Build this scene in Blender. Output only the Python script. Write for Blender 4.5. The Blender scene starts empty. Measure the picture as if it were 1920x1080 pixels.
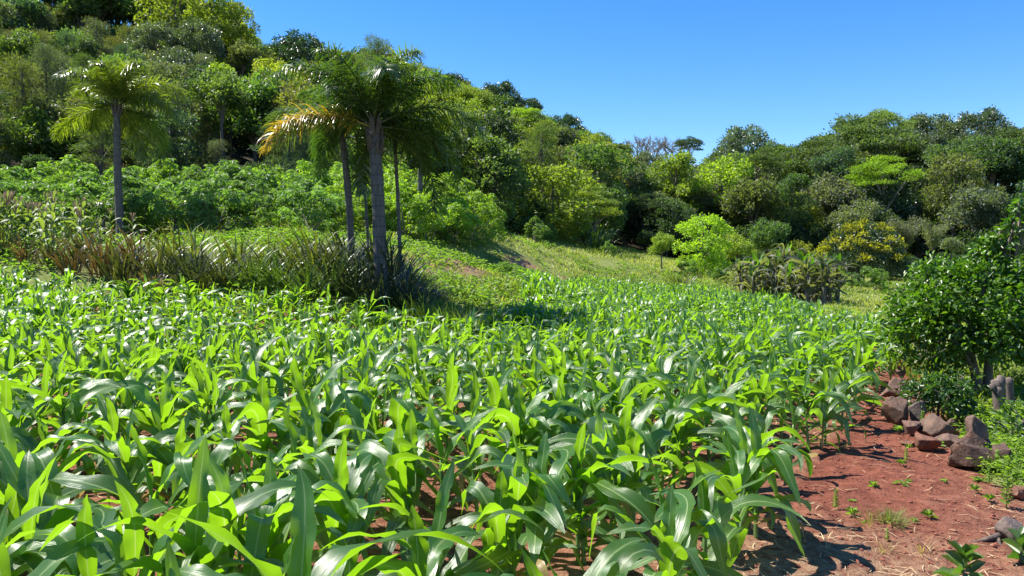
import bpy, math
import numpy as np
from mathutils import Vector
from collections import Counter

# ------------------------------------------------------------------ camera, sky, sun, exposure
scene = bpy.context.scene
COL = scene.collection
RNG = np.random.default_rng(7)
R = math.radians
F = 1450.0                       # focal length in pixels of the 1920 px photograph
CAMZ = 1.8
PITCH = math.atan(50.0 / F)      # the horizon runs at y = 490
cam_d = bpy.data.cameras.new("camera")
cam_d.sensor_width = 36.0
cam_d.lens = 36.0 * F / 1920.0
cam_d.clip_start = 0.05
cam_d.clip_end = 3000.0
cam = bpy.data.objects.new("camera", cam_d)
cam.location = (0, 0, CAMZ)
cam.rotation_euler = (R(90) - PITCH, 0, 0)
COL.objects.link(cam)
scene.camera = cam

SUN_EL, SUN_AZ = R(57), R(-72)   # azimuth from +Y, clockwise positive: the sun stands ahead to the left
world = bpy.data.worlds.new("World")
scene.world = world
world.use_nodes = True
wn = world.node_tree
wn.nodes.clear()
w_sky = wn.nodes.new("ShaderNodeTexSky")
w_sky.sky_type = 'NISHITA'
w_sky.sun_disc = False
w_sky.sun_elevation = SUN_EL
w_sky.sun_rotation = SUN_AZ
w_sky.altitude = 600
w_sky.air_density = 1.0
w_sky.dust_density = 0.1
w_sky.ozone_density = 3.0
w_hsv = wn.nodes.new("ShaderNodeHueSaturation")
w_hsv.inputs["Saturation"].default_value = 1.36
w_hsv.inputs["Hue"].default_value = 0.508
w_hsv.inputs["Value"].default_value = 1.0
w_bg = wn.nodes.new("ShaderNodeBackground")
w_bg.inputs["Strength"].default_value = 0.10
w_out = wn.nodes.new("ShaderNodeOutputWorld")
wn.links.new(w_sky.outputs[0], w_hsv.inputs["Color"])
wn.links.new(w_hsv.outputs[0], w_bg.inputs[0])
wn.links.new(w_bg.outputs[0], w_out.inputs[0])

sun_d = bpy.data.lights.new("sun", 'SUN')
sun_d.energy = 5.0
sun_d.angle = R(0.5)
sun_d.color = (1.0, 0.95, 0.86)
sun = bpy.data.objects.new("sun", sun_d)
SUNDIR = Vector((math.sin(SUN_AZ) * math.cos(SUN_EL), math.cos(SUN_AZ) * math.cos(SUN_EL), math.sin(SUN_EL)))
sun.rotation_euler = SUNDIR.to_track_quat('Z', 'Y').to_euler()
sun.location = SUNDIR * 50
COL.objects.link(sun)

scene.view_settings.view_transform = 'Standard'
scene.view_settings.look = 'None'
scene.view_settings.exposure = 1.18
scene.view_settings.gamma = 1.0
scene.render.engine = 'CYCLES'
scene.cycles.max_bounces = 8
scene.cycles.diffuse_bounces = 2
scene.cycles.glossy_bounces = 2
scene.cycles.transmission_bounces = 3
scene.cycles.sample_clamp_indirect = 6.0
scene.cycles.use_denoising = True

# ------------------------------------------------------------------ small tools
def tag(o, label=None, cat=None, group=None, kind=None):
    if label: o["label"] = label
    if cat: o["category"] = cat
    if group: o["group"] = group
    if kind: o["kind"] = kind
    return o

def empty(name, loc, rz=0.0, s=1.0):
    o = bpy.data.objects.new(name, None)
    o.empty_display_size = 0.1
    o.location = loc
    o.rotation_euler = (0, 0, rz)
    o.scale = (s, s, s) if np.isscalar(s) else s
    COL.objects.link(o)
    return o

def link(name, mesh, parent=None, loc=(0, 0, 0), rot=(0, 0, 0), s=1.0):
    o = bpy.data.objects.new(name, mesh)
    COL.objects.link(o)
    o.location = loc
    o.rotation_euler = rot
    o.scale = (s, s, s) if np.isscalar(s) else s
    if parent is not None: o.parent = parent
    return o

class MB:
    """collects vertices and quads (a quad with its last corner repeated is a triangle)"""
    def __init__(self):
        self.v, self.q, self.uv, self.tone, self.mi, self.n = [], [], [], [], [], 0
    def add(self, v, q, uv=None, tone=0.5, mi=0):
        v = np.asarray(v, float).reshape(-1, 3)
        q = np.asarray(q, int).reshape(-1, 4)
        self.v.append(v); self.q.append(q + self.n)
        self.uv.append(np.zeros((len(v), 2)) if uv is None else np.asarray(uv, float))
        self.tone.append(np.full(len(v), tone) if np.isscalar(tone) else np.asarray(tone, float))
        self.mi.append(np.full(len(q), mi))
        self.n += len(v)
    def arrays(self):
        return [np.concatenate(a) for a in (self.v, self.q, self.uv, self.tone, self.mi)]
    def mesh(self, name, mats, smooth=True):
        v, q, uv, tone, mi = self.arrays()
        return mesh_from(name, v, q, uv, tone, mi, mats, smooth)

def mesh_from(name, v, q, uv, tone, mi, mats, smooth=True):
    me = bpy.data.meshes.new(name)
    tri = q[:, 2] == q[:, 3]
    cnt = np.where(tri, 3, 4)
    keep = np.ones(q.shape, bool); keep[tri, 3] = False
    loops = q[keep]
    me.vertices.add(len(v)); me.vertices.foreach_set("co", np.ascontiguousarray(v, np.float32).ravel())
    me.loops.add(len(loops)); me.loops.foreach_set("vertex_index", loops.astype(np.int32))
    start = np.concatenate([[0], np.cumsum(cnt)[:-1]])
    me.polygons.add(len(q)); me.polygons.foreach_set("loop_start", start.astype(np.int32))
    me.polygons.foreach_set("loop_total", cnt.astype(np.int32))
    me.polygons.foreach_set("use_smooth", np.full(len(q), smooth))
    if mi is not None: me.polygons.foreach_set("material_index", mi.astype(np.int32))
    if uv is not None:
        l = me.uv_layers.new(name="UVMap")
        l.data.foreach_set("uv", np.ascontiguousarray(uv[loops], np.float32).ravel())
    if tone is not None:
        a = me.attributes.new("tone", 'FLOAT', 'POINT')
        a.data.foreach_set("value", np.ascontiguousarray(tone, np.float32))
    for m in (mats if isinstance(mats, (list, tuple)) else [mats]): me.materials.append(m)
    me.update(calc_edges=True)
    return me

def nrm(a):
    return a / np.maximum(np.linalg.norm(a, axis=-1, keepdims=True), 1e-9)

def rot2(v, a):
    c, s = math.cos(a), math.sin(a)
    o = v.copy()
    o[..., 0] = v[..., 0] * c - v[..., 1] * s
    o[..., 1] = v[..., 0] * s + v[..., 1] * c
    return o

def tube(mb, pts, rad, k=7, tone=0.5, mi=0, cap=True):
    pts = np.asarray(pts, float); n = len(pts)
    rad = np.full(n, rad) if np.isscalar(rad) else np.asarray(rad, float)
    t = nrm(np.gradient(pts, axis=0))
    ref = np.array([1.0, 0, 0]) if abs(t[0][0]) < 0.8 else np.array([0, 1.0, 0])
    a = nrm(np.cross(t, ref)); b = np.cross(t, a)
    th = np.linspace(0, 2 * math.pi, k, endpoint=False)
    ring = a[:, None, :] * np.cos(th)[None, :, None] + b[:, None, :] * np.sin(th)[None, :, None]
    v = (pts[:, None, :] + ring * rad[:, None, None]).reshape(-1, 3)
    i = np.arange(n - 1)[:, None] * k; j = np.arange(k)[None, :]; j2 = (j + 1) % k
    q = np.stack([i + j, i + j2, i + k + j2, i + k + j], -1).reshape(-1, 4)
    uv = np.stack([np.tile(th / 6.283, n), np.repeat(np.linspace(0, 1, n), k)], -1)
    if cap:
        v = np.vstack([v, pts[-1:] + t[-1:] * rad[-1] * 0.4]); uv = np.vstack([uv, [[0, 1]]])
        e = (n - 1) * k; j = np.arange(k)
        q = np.vstack([q, np.stack([e + j, e + (j + 1) % k, np.full(k, n * k), np.full(k, n * k)], -1)])
    mb.add(v, q, uv, tone, mi)

def value_noise(x, y, seed=0):
    xi, yi = np.floor(x).astype(np.int64), np.floor(y).astype(np.int64)
    fx, fy = x - xi, y - yi
    fx, fy = fx * fx * (3 - 2 * fx), fy * fy * (3 - 2 * fy)
    def h(a, b):
        n = (a * 374761393 + b * 668265263 + seed * 974711) & 0x7fffffff
        n = ((n ^ (n >> 13)) * 1274126177) & 0x7fffffff
        return ((n ^ (n >> 16)) & 0xffff) / 65535.0
    return (h(xi, yi) * (1 - fx) + h(xi + 1, yi) * fx) * (1 - fy) + (h(xi, yi + 1) * (1 - fx) + h(xi + 1, yi + 1) * fx) * fy

def fbm(x, y, seed=0, oct=4):
    s, a, t = 0.0, 1.0, 0.0
    for o in range(oct):
        s = s + a * value_noise(x * 2 ** o, y * 2 ** o, seed + o); t += a; a *= 0.5
    return s / t

def ray(px, py):
    xr, yr = (px - 960.0) / F, (540.0 - py) / F
    return np.array([xr, math.cos(PITCH) + yr * math.sin(PITCH), -math.sin(PITCH) + yr * math.cos(PITCH)])

def P(px, py, d):
    """the place at depth d seen at pixel (px, py) of the photograph: used once to survey the site"""
    r = ray(px, py)
    return np.array([0, 0, CAMZ]) + r * (d / r[1])

def project(p):
    v = np.asarray(p, float) - np.array([0, 0, CAMZ])
    z = v[..., 1] * math.cos(PITCH) - v[..., 2] * math.sin(PITCH)
    yy = v[..., 1] * math.sin(PITCH) + v[..., 2] * math.cos(PITCH)
    return 960 + F * v[..., 0] / z, 540 - F * yy / z

def inside(px, py, poly):
    px, py = np.asarray(px, float), np.asarray(py, float)
    r = np.zeros(np.broadcast(px, py).shape, bool)
    n = len(poly)
    for i in range(n):
        x1, y1 = poly[i]; x2, y2 = poly[(i + 1) % n]
        c = ((y1 > py) != (y2 > py)) & (px < (x2 - x1) * (py - y1) / (y2 - y1 + 1e-12) + x1)
        r ^= c
    return r

# ------------------------------------------------------------------ terrain
_ctl = []
def ctl(px, py, d, dz=0.0):
    p = P(px, py, d); _ctl.append((p[0], p[1], p[2] + dz))
for x, y, z in [(0, 0, 0), (0, 2, 0), (-3, 3, .06), (4, 3, 0), (1.37, 4.58, 0), (6.2, 12.4, 0), (8.6, 16.2, -.12), (-6, 8, .3), (0, 9, .06),
                (0, -10, 0), (-30, -10, .3), (30, -10, 0), (9, 12, 0), (14, 12, .1), (16, 18, .2), (-20, 8, .8), (20, 3, 0), (4.5, 6, 0),
                (3, 9, 0.03), (5, 20, 0.0), (4, 28, .05), (8, 27, -.05)]:
    _ctl.append((x, y, z))
for a in [(0, 515, 16.5, -.85), (300, 540, 16, -.85), (550, 560, 15.5, -.85), (700, 572, 15, -.85), (900, 590, 14.5, -.85), (965, 560, 20, -.85),
          (1000, 535, 33, -.85), (1150, 518, 40, -.85), (1300, 522, 38, -.85), (1400, 540, 31, -.85),
          (0, 475, 20), (230, 458, 28), (715, 530, 18), (480, 450, 24), (600, 500, 19), (850, 480, 27), (950, 445, 40), (1150, 472, 55), (1040, 500, 40),
          (200, 445, 30), (620, 442, 30), (0, 440, 30), (760, 430, 34), (840, 420, 40),
          (-300, 440, 30), (-300, 480, 20), (1325, 516, 47), (1242, 506, 46), (1480, 562, 34), (1620, 542, 52), (1620, 562, 36), (1560, 580, 26)]: ctl(*a)
for a in [(0, 385, 42), (300, 385, 42), (500, 390, 42), (700, 395, 44), (900, 425, 48), (1150, 462, 65), (1300, 497, 72), (1500, 515, 76), (1700, 510, 78), (1950, 500, 80), (2200, 500, 70),
          (-400, 370, 42), (0, -190, 100, -11), (200, -90, 100, -11), (450, 40, 100, -12), (610, 95, 105, -12), (830, 140, 115, -12), (1000, 215, 115, -12),
          (1140, 265, 105, -12), (1240, 300, 105, -10), (1350, 270, 115, -12), (1640, 215, 115, -14), (1920, 235, 110, -13), (2200, 200, 115, -13),
          (-400, -300, 100, -11), (0, -190, 170, -18), (450, 60, 180, -16), (1000, 230, 190, -16), (1500, 270, 190, -14), (2000, 240, 190, -14), (-600, -200, 190, -20)]: ctl(*a)
_C = np.array(_ctl)
_K = np.linalg.norm(_C[:, None, :2] - _C[None, :, :2], axis=-1)
_A = np.block([[_K - np.eye(len(_C)) * 0.8, np.ones((len(_C), 1)), _C[:, :2]],
               [np.ones((1, len(_C))), np.zeros((1, 3))], [_C[:, :2].T, np.zeros((2, 3))]])
_W = np.linalg.solve(_A, np.concatenate([_C[:, 2], np.zeros(3)]))
def height(x, y):
    x, y = np.atleast_1d(np.asarray(x, float)), np.atleast_1d(np.asarray(y, float))
    cx, cy = np.clip(x, -170, 170), np.clip(y, -15, 240)
    out = np.empty(x.shape)
    f, g, o = cx.ravel(), cy.ravel(), out.ravel()
    for s in range(0, len(f), 20000):
        d = np.hypot(f[s:s + 20000, None] - _C[None, :, 0], g[s:s + 20000, None] - _C[None, :, 1])
        o[s:s + 20000] = d @ _W[:-3] + _W[-3] + f[s:s + 20000] * _W[-2] + g[s:s + 20000] * _W[-1]
    return o.reshape(x.shape)

def hz(x, y): return float(height(x, y)[0])

def G(px, py, dmax=130.0):
    """where the sight line through pixel (px, py) meets the ground"""
    r = ray(px, py); r = r / r[1]
    d = np.concatenate([np.linspace(1.2, 30, 600), np.linspace(30.1, dmax, 700)])
    z = CAMZ + r[2] * d
    h = height(r[0] * d, d)
    k = np.nonzero(z <= h)[0]
    d0 = d[k[0]] if len(k) else dmax
    return np.array([r[0] * d0, d0, hz(r[0] * d0, d0)])

# ------------------------------------------------------------------ materials
def new_mat(name):
    m = bpy.data.materials.new(name); m.use_nodes = True
    nt = m.node_tree; nt.nodes.clear()
    out = nt.nodes.new("ShaderNodeOutputMaterial")
    return m, nt, out
def N(nt, t, **kw):
    n = nt.nodes.new(t)
    for k, v in kw.items(): setattr(n, k, v)
    return n
def setin(n, **kw):
    for k, v in kw.items(): n.inputs[k.replace("_", " ")].default_value = v
def mixc(nt, fac, a, b, mode='MIX'):
    n = nt.nodes.new("ShaderNodeMix"); n.data_type = 'RGBA'; n.blend_type = mode
    for s, v in ((0, fac), (6, a), (7, b)):
        if hasattr(v, "links") or hasattr(v, "is_linked"): nt.links.new(v, n.inputs[s])
        else: n.inputs[s].default_value = v if np.isscalar(v) else (*v, 1.0)[:4]
    return n.outputs[2]
def math_(nt, op, a, b=None, c=None, clamp=False):
    n = nt.nodes.new("ShaderNodeMath"); n.operation = op; n.use_clamp = clamp
    for i, v in enumerate((a, b, c)):
        if v is None: continue
        if hasattr(v, "is_linked"): nt.links.new(v, n.inputs[i])
        else: n.inputs[i].default_value = v
    return n.outputs[0]
def ramp(nt, fac, stops, interp='LINEAR'):
    n = nt.nodes.new("ShaderNodeValToRGB"); n.color_ramp.interpolation = interp
    e = n.color_ramp.elements
    while len(e) < len(stops): e.new(0.5)
    for s, (p, c) in zip(e, stops):
        s.position = p; s.color = (*c, 1.0) if len(c) == 3 else c
    nt.links.new(fac, n.inputs[0])
    return n.outputs[0]
def noise(nt, scale, detail=4, rough=0.6, vec=None, dist=0.0):
    n = nt.nodes.new("ShaderNodeTexNoise")
    n.inputs["Scale"].default_value = scale; n.inputs["Detail"].default_value = detail
    n.inputs["Roughness"].default_value = rough; n.inputs["Distortion"].default_value = dist
    if vec is not None: nt.links.new(vec, n.inputs["Vector"])
    return n.outputs["Fac"]

def foliage_mat(name, trans=0.4, rough=0.45, spec=0.5, tr_mul=(2.6, 2.9, 0.7), vary=0.5):
    """leaf surface: the leaf colour comes from the object's own colour and varies from leaf to leaf"""
    m, nt, out = new_mat(name)
    oi = N(nt, "ShaderNodeObjectInfo")
    at = N(nt, "ShaderNodeAttribute", attribute_name="tone")
    hs = N(nt, "ShaderNodeHueSaturation")
    hue = math_(nt, 'MULTIPLY_ADD', at.outputs["Fac"], -0.045 * vary, 0.5 + 0.0225 * vary)
    val = math_(nt, 'MULTIPLY_ADD', at.outputs["Fac"], 0.9 * vary, 1.0 - 0.45 * vary)
    nt.links.new(oi.outputs["Color"], hs.inputs["Color"])
    nt.links.new(hue, hs.inputs["Hue"]); nt.links.new(val, hs.inputs["Value"])
    p = N(nt, "ShaderNodeBsdfPrincipled")
    nt.links.new(hs.outputs[0], p.inputs["Base Color"])
    setin(p, Roughness=rough); p.inputs["Specular IOR Level"].default_value = spec
    t = N(nt, "ShaderNodeBsdfTranslucent")
    nt.links.new(mixc(nt, 1.0, hs.outputs[0], tr_mul, 'MULTIPLY'), t.inputs[0])
    mx = N(nt, "ShaderNodeMixShader"); mx.inputs[0].default_value = trans
    nt.links.new(p.outputs[0], mx.inputs[1]); nt.links.new(t.outputs[0], mx.inputs[2])
    nt.links.new(mx.outputs[0], out.inputs[0])
    return m

def maize_mat(name, base, trans_col, trans=0.45, rough=0.34, dry=0.0):
    m, nt, out = new_mat(name)
    uv = N(nt, "ShaderNodeUVMap"); sep = N(nt, "ShaderNodeSeparateXYZ")
    nt.links.new(uv.outputs[0], sep.inputs[0])
    at = N(nt, "ShaderNodeAttribute", attribute_name="tone")
    oi = N(nt, "ShaderNodeObjectInfo")
    tone = math_(nt, 'ADD', math_(nt, 'MULTIPLY', at.outputs["Fac"], 0.7), math_(nt, 'MULTIPLY', oi.outputs["Random"], 0.3))
    du = math_(nt, 'ABSOLUTE', math_(nt, 'SUBTRACT', sep.outputs[0], 0.5))
    rib = math_(nt, 'SUBTRACT', 1.0, math_(nt, 'MULTIPLY', du, 17.0, clamp=True), clamp=True)
    mp = N(nt, "ShaderNodeMapping"); mp.inputs["Scale"].default_value = (26, 1.2, 1)
    nt.links.new(uv.outputs[0], mp.inputs[0])
    veins = noise(nt, 1.0, 2, 0.5, mp.outputs[0])
    c = mixc(nt, tone, tuple(x * 0.62 for x in base), tuple(x * 1.35 for x in base))
    c = mixc(nt, math_(nt, 'MULTIPLY', veins, 0.35), c, tuple(x * 1.7 for x in base))
    tcn = N(nt, "ShaderNodeTexCoord")
    blot = ramp(nt, noise(nt, 14.0, 5, 0.7, tcn.outputs["Object"]), [(0.58, (0, 0, 0)), (0.76, (0.55, 0.55, 0.55))])
    c = mixc(nt, blot, c, (0.13, 0.15, 0.045))
    c = mixc(nt, math_(nt, 'MULTIPLY', rib, 0.8), c, (0.36, 0.48, 0.20))
    tip = math_(nt, 'MULTIPLY', math_(nt, 'SUBTRACT', sep.outputs[1], 0.93, clamp=True), 9.0, clamp=True)
    c = mixc(nt, math_(nt, 'MULTIPLY', tip, math_(nt, 'GREATER_THAN', at.outputs["Fac"], 0.55)), c, (0.30, 0.22, 0.06))
    sere = math_(nt, 'GREATER_THAN', at.outputs["Fac"], 0.985)
    c = mixc(nt, sere, c, (0.34, 0.25, 0.11))
    if dry: c = mixc(nt, dry, c, (0.36, 0.24, 0.11))
    p = N(nt, "ShaderNodeBsdfPrincipled")
    nt.links.new(c, p.inputs["Base Color"])
    setin(p, Roughness=rough); p.inputs["Specular IOR Level"].default_value = 0.85
    wv = N(nt, "ShaderNodeBump"); setin(wv, Strength=0.5, Distance=0.006)
    nt.links.new(veins, wv.inputs["Height"]); nt.links.new(wv.outputs[0], p.inputs["Normal"])
    t = N(nt, "ShaderNodeBsdfTranslucent")
    tc = mixc(nt, tone, tuple(x * 0.75 for x in trans_col), tuple(min(1, x * 1.15) for x in trans_col))
    tc = mixc(nt, math_(nt, 'MULTIPLY', rib, 0.6), tc, (0.62, 0.70, 0.22))
    tc = mixc(nt, math_(nt, 'MULTIPLY', veins, 0.25), tc, tuple(x * 0.55 for x in trans_col))
    tc = mixc(nt, sere, tc, (0.45, 0.30, 0.10))
    nt.links.new(tc, t.inputs[0])
    mx = N(nt, "ShaderNodeMixShader"); mx.inputs[0].default_value = trans
    nt.links.new(p.outputs[0], mx.inputs[1]); nt.links.new(t.outputs[0], mx.inputs[2])
    nt.links.new(mx.outputs[0], out.inputs[0])
    return m

def bark_mat(name, c1, c2, scale=6.0, rings=False, bump=0.5):
    m, nt, out = new_mat(name)
    tc = N(nt, "ShaderNodeTexCoord")
    mp = N(nt, "ShaderNodeMapping"); mp.inputs["Scale"].default_value = (3, 3, 0.6)
    nt.links.new(tc.outputs["Object"], mp.inputs[0])
    n = noise(nt, scale, 6, 0.7, mp.outputs[0])
    c = ramp(nt, n, [(0.3, c1), (0.7, c2)])
    hgt = n
    if rings:
        sep = N(nt, "ShaderNodeSeparateXYZ"); nt.links.new(tc.outputs["Object"], sep.inputs[0])
        s = math_(nt, 'FRACT', math_(nt, 'MULTIPLY', sep.outputs[2], 4.2))
        edge = math_(nt, 'LESS_THAN', s, 0.10)
        c = mixc(nt, math_(nt, 'MULTIPLY', edge, 0.5), c, tuple(x * 0.35 for x in c1))
        hgt = math_(nt, 'SUBTRACT', n, edge)
    p = N(nt, "ShaderNodeBsdfPrincipled"); setin(p, Roughness=0.85)
    nt.links.new(c, p.inputs["Base Color"])
    b = N(nt, "ShaderNodeBump"); setin(b, Strength=bump, Distance=0.02)
    nt.links.new(hgt, b.inputs["Height"]); nt.links.new(b.outputs[0], p.inputs["Normal"])
    nt.links.new(p.outputs[0], out.inputs[0])
    return m

def rock_mat():
    m, nt, out = new_mat("basalt")
    tc = N(nt, "ShaderNodeTexCoord"); oi = N(nt, "ShaderNodeObjectInfo")
    n1 = noise(nt, 7.0, 8, 0.65, tc.outputs["Object"]); n2 = noise(nt, 34.0, 5, 0.7, tc.outputs["Object"])
    c = ramp(nt, n1, [(0.30, (0.45, 0.40, 0.38)), (0.52, (1, 1, 1)), (0.72, (2.1, 1.6, 1.25))])
    c = mixc(nt, 1.0, oi.outputs["Color"], c, 'MULTIPLY')
    c = mixc(nt, ramp(nt, n2, [(0.52, (0, 0, 0)), (0.66, (0.5, 0.5, 0.5))]), c, (0.20, 0.125, 0.085))
    geo = N(nt, "ShaderNodeNewGeometry")
    p = N(nt, "ShaderNodeBsdfPrincipled"); setin(p, Roughness=0.8)
    nt.links.new(c, p.inputs["Base Color"])
    b = N(nt, "ShaderNodeBump"); setin(b, Strength=0.9, Distance=0.03)
    nt.links.new(math_(nt, 'ADD', n1, math_(nt, 'MULTIPLY', n2, 0.35)), b.inputs["Height"])
    nt.links.new(b.outputs[0], p.inputs["Normal"]); nt.links.new(p.outputs[0], out.inputs[0])
    return m

def ground_mat():
    m, nt, out = new_mat("earth")
    tc = N(nt, "ShaderNodeNewGeometry"); pos = tc.outputs["Position"]
    def att(n): return N(nt, "ShaderNodeAttribute", attribute_name=n).outputs["Fac"]
    big, mid, fine = noise(nt, 0.9, 5, 0.6, pos), noise(nt, 9.0, 6, 0.65, pos), noise(nt, 60.0, 4, 0.7, pos)
    soil = ramp(nt, mid, [(0.30, (0.095, 0.027, 0.016)), (0.52, (0.200, 0.062, 0.036)), (0.72, (0.29, 0.104, 0.064))])
    soil = mixc(nt, ramp(nt, fine, [(0.55, (0, 0, 0)), (0.75, (0.45, 0.45, 0.45))]), soil, (0.28, 0.115, 0.075))
    soil = mixc(nt, ramp(nt, big, [(0.48, (0, 0, 0)), (0.68, (0.6, 0.6, 0.6))]), soil, (0.130, 0.040, 0.026))
    lit = mixc(nt, fine, (0.20, 0.135, 0.080), (0.40, 0.29, 0.18))
    f_l = math_(nt, 'MULTIPLY', att("litter"), ramp(nt, mid, [(0.34, (0, 0, 0)), (0.55, (1, 1, 1))]))
    c = mixc(nt, math_(nt, 'MULTIPLY', f_l, 0.85), soil, lit)
    gr = mixc(nt, mid, (0.075, 0.105, 0.020), (0.19, 0.23, 0.055))
    gr = mixc(nt, ramp(nt, big, [(0.45, (0, 0, 0)), (0.7, (0.8, 0.8, 0.8))]), gr, (0.24, 0.23, 0.085))
    f_g = math_(nt, 'ADD', att("grassy"), math_(nt, 'MULTIPLY', math_(nt, 'SUBTRACT', mid, 0.5), 0.9))
    f_g = ramp(nt, f_g, [(0.40, (0, 0, 0)), (0.60, (1, 1, 1))])
    c = mixc(nt, f_g, c, gr)
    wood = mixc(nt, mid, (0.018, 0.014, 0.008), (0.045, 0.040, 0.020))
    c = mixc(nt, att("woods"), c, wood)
    p = N(nt, "ShaderNodeBsdfPrincipled"); setin(p, Roughness=0.95); p.inputs["Specular IOR Level"].default_value = 0.2
    nt.links.new(c, p.inputs["Base Color"])
    b = N(nt, "ShaderNodeBump"); setin(b, Strength=1.0, Distance=0.06)
    h = math_(nt, 'ADD', math_(nt, 'MULTIPLY', mid, 1.0), math_(nt, 'MULTIPLY', fine, 0.35))
    nt.links.new(h, b.inputs["Height"]); nt.links.new(b.outputs[0], p.inputs["Normal"])
    nt.links.new(p.outputs[0], out.inputs[0])
    return m

def plain_mat(name, c, rough=0.8, var=0.25, scale=20, use_obj=False):
    m, nt, out = new_mat(name)
    tc = N(nt, "ShaderNodeTexCoord"); n = noise(nt, scale, 4, 0.6, tc.outputs["Object"])
    if use_obj:
        oi = N(nt, "ShaderNodeObjectInfo")
        col = mixc(nt, 1.0, oi.outputs["Color"], ramp(nt, n, [(0.3, (1 - var,) * 3), (0.7, (1 + var,) * 3)]), 'MULTIPLY')
    else:
        col = ramp(nt, n, [(0.3, tuple(x * (1 - var) for x in c)), (0.7, tuple(min(1, x * (1 + var)) for x in c))])
    p = N(nt, "ShaderNodeBsdfPrincipled"); setin(p, Roughness=rough)
    nt.links.new(col, p.inputs["Base Color"]); nt.links.new(p.outputs[0], out.inputs[0])
    return m

M_LEAF = foliage_mat("leaf", 0.42, 0.55, 0.5)
M_GLOSSY = foliage_mat("glossy_leaf", 0.24, 0.40, 0.6, (2.4, 3.0, 0.6))
M_FINE = foliage_mat("fine_leaf", 0.40, 0.6, 0.3, (2.2, 2.4, 0.8))
M_CITRUS = foliage_mat("citrus_leaf", 0.34, 0.38, 0.6, (2.3, 2.7, 0.5), 0.8)
M_FROND = foliage_mat("frond", 0.36, 0.34, 0.8, (2.4, 2.6, 0.5), 0.7)
M_CANE = foliage_mat("cane_blade", 0.16, 0.40, 0.5, (2.2, 2.3, 0.7), 0.9)
M_GRASS = foliage_mat("grass_blade", 0.38, 0.45, 0.4, (2.2, 2.3, 0.7), 0.7)
M_MAIZE = maize_mat("maize_leaf", (0.045, 0.112, 0.020), (0.33, 0.64, 0.012), 0.44)
M_STALK = maize_mat("maize_stalk", (0.11, 0.22, 0.05), (0.35, 0.55, 0.05), 0.15, 0.45)
M_OLDMAIZE = maize_mat("old_maize_leaf", (0.055, 0.105, 0.025), (0.34, 0.50, 0.04), 0.36, 0.55, 0.10)
M_TASSEL = plain_mat("tassel", (0.36, 0.22, 0.13))
M_BARK = bark_mat("bark", (0.055, 0.040, 0.030), (0.17, 0.14, 0.11))
M_PALEBARK = bark_mat("pale_bark", (0.11, 0.09, 0.07), (0.30, 0.27, 0.23))
M_PALMBARK = bark_mat("palm_bark", (0.050, 0.044, 0.042), (0.145, 0.130, 0.125), 5.0, True)
M_BOOT = bark_mat("palm_boot", (0.035, 0.020, 0.014), (0.15, 0.11, 0.085), 9.0, False, 0.8)
M_ROCK = rock_mat()
M_EARTH = ground_mat()
M_STRAW = plain_mat("straw", (0.45, 0.33, 0.19), 0.8, 0.4, 3.0)
M_CLOD = plain_mat("clod", (0.19, 0.058, 0.036), 0.95, 0.35, 40.0)
M_DEADWOOD = bark_mat("dead_wood", (0.040, 0.030, 0.026), (0.19, 0.145, 0.12), 9.0, False, 0.9)
# ------------------------------------------------------------------ site plan (metres)
ROWDIR = np.array([math.sin(R(30.8)), math.cos(R(30.8))]); ROWNRM = np.array([-ROWDIR[1], ROWDIR[0]])   # normal points into the field
EDGE0 = np.array([1.37, 4.58])
def epos(s): return EDGE0 + ROWDIR * s
FIELD = [tuple(epos(-4.6)), tuple(epos(0)), tuple(epos(8)), (8.6, 16.8), (8.4, 20.5), (9.3, 30.0), (9.2, 37.5), (5.4, 39.5), (2.6, 36.0), (0.9, 32.0), (0.3, 21.0), (-0.4, 16.0),
         (-1.0, 15.4), (-2.7, 16.0), (-4.4, 16.5), (-7.3, 16.9), (-11.0, 17.3), (-17.0, 17.8), (-17.0, 1.0), (-2.2, 1.0)]
gp = lambda x, y: tuple(G(x, y)[:2])
PATH = [tuple(epos(-5.5)), tuple(epos(0)), tuple(epos(9)), gp(1703, 668), gp(1725, 690), gp(1740, 740), gp(1790, 800), gp(1800, 850), gp(1850, 905), gp(1935, 930), (6.5, 5.0), (6.5, -6), (-3, -6)]
BARE = [(gp(860, 492), 2.2), (gp(985, 508), 1.7), (gp(500, 445), 2.6), (gp(1195, 472), 3.0), (gp(780, 495), 1.5), (gp(1060, 530), 1.2), (gp(1400, 528), 2.0), (gp(560, 450), 2.0)]

def axis(lo, hi, n, c, a):
    t = np.linspace(np.arcsinh((lo - c) / a), np.arcsinh((hi - c) / a), n)
    return c + a * np.sinh(t)
gx, gy = axis(-420, 420, 460, 1.5, 2.2), axis(-60, 520, 430, 5.0, 2.2)
X, Y = np.meshgrid(gx, gy)
Z = height(X, Y)
in_field = inside(X, Y, FIELD); in_path = inside(X, Y, PATH)
soilness = (in_field | in_path).astype(float)
def blur(a, n=2):
    for _ in range(n):
        b = np.pad(a, 1, mode='edge')
        a = (b[:-2, 1:-1] + b[2:, 1:-1] + b[1:-1, :-2] + b[1:-1, 2:] + 2 * b[1:-1, 1:-1]) / 6
    return a
soilness = blur(soilness, 3)
bare = np.zeros(X.shape)
for (bx, by), r in BARE: bare = np.maximum(bare, np.exp(-((X - bx) ** 2 + ((Y - by) * 0.7) ** 2) / (r * .8) ** 2))
grassy = np.clip(1.0 - soilness - 0.75 * bare, 0, 1) * 0.85
WOODLINE = [(-400, 34), (-60, 41), (-14, 45), (0, 48), (6, 56), (10, 66), (17, 74), (30, 78), (45, 80), (60, 70), (400, 60)]
woods_y = np.interp(X, [w[0] for w in WOODLINE], [w[1] for w in WOODLINE])
woods = np.clip((Y - woods_y + 2.5) / 5.0, 0, 1)
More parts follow.
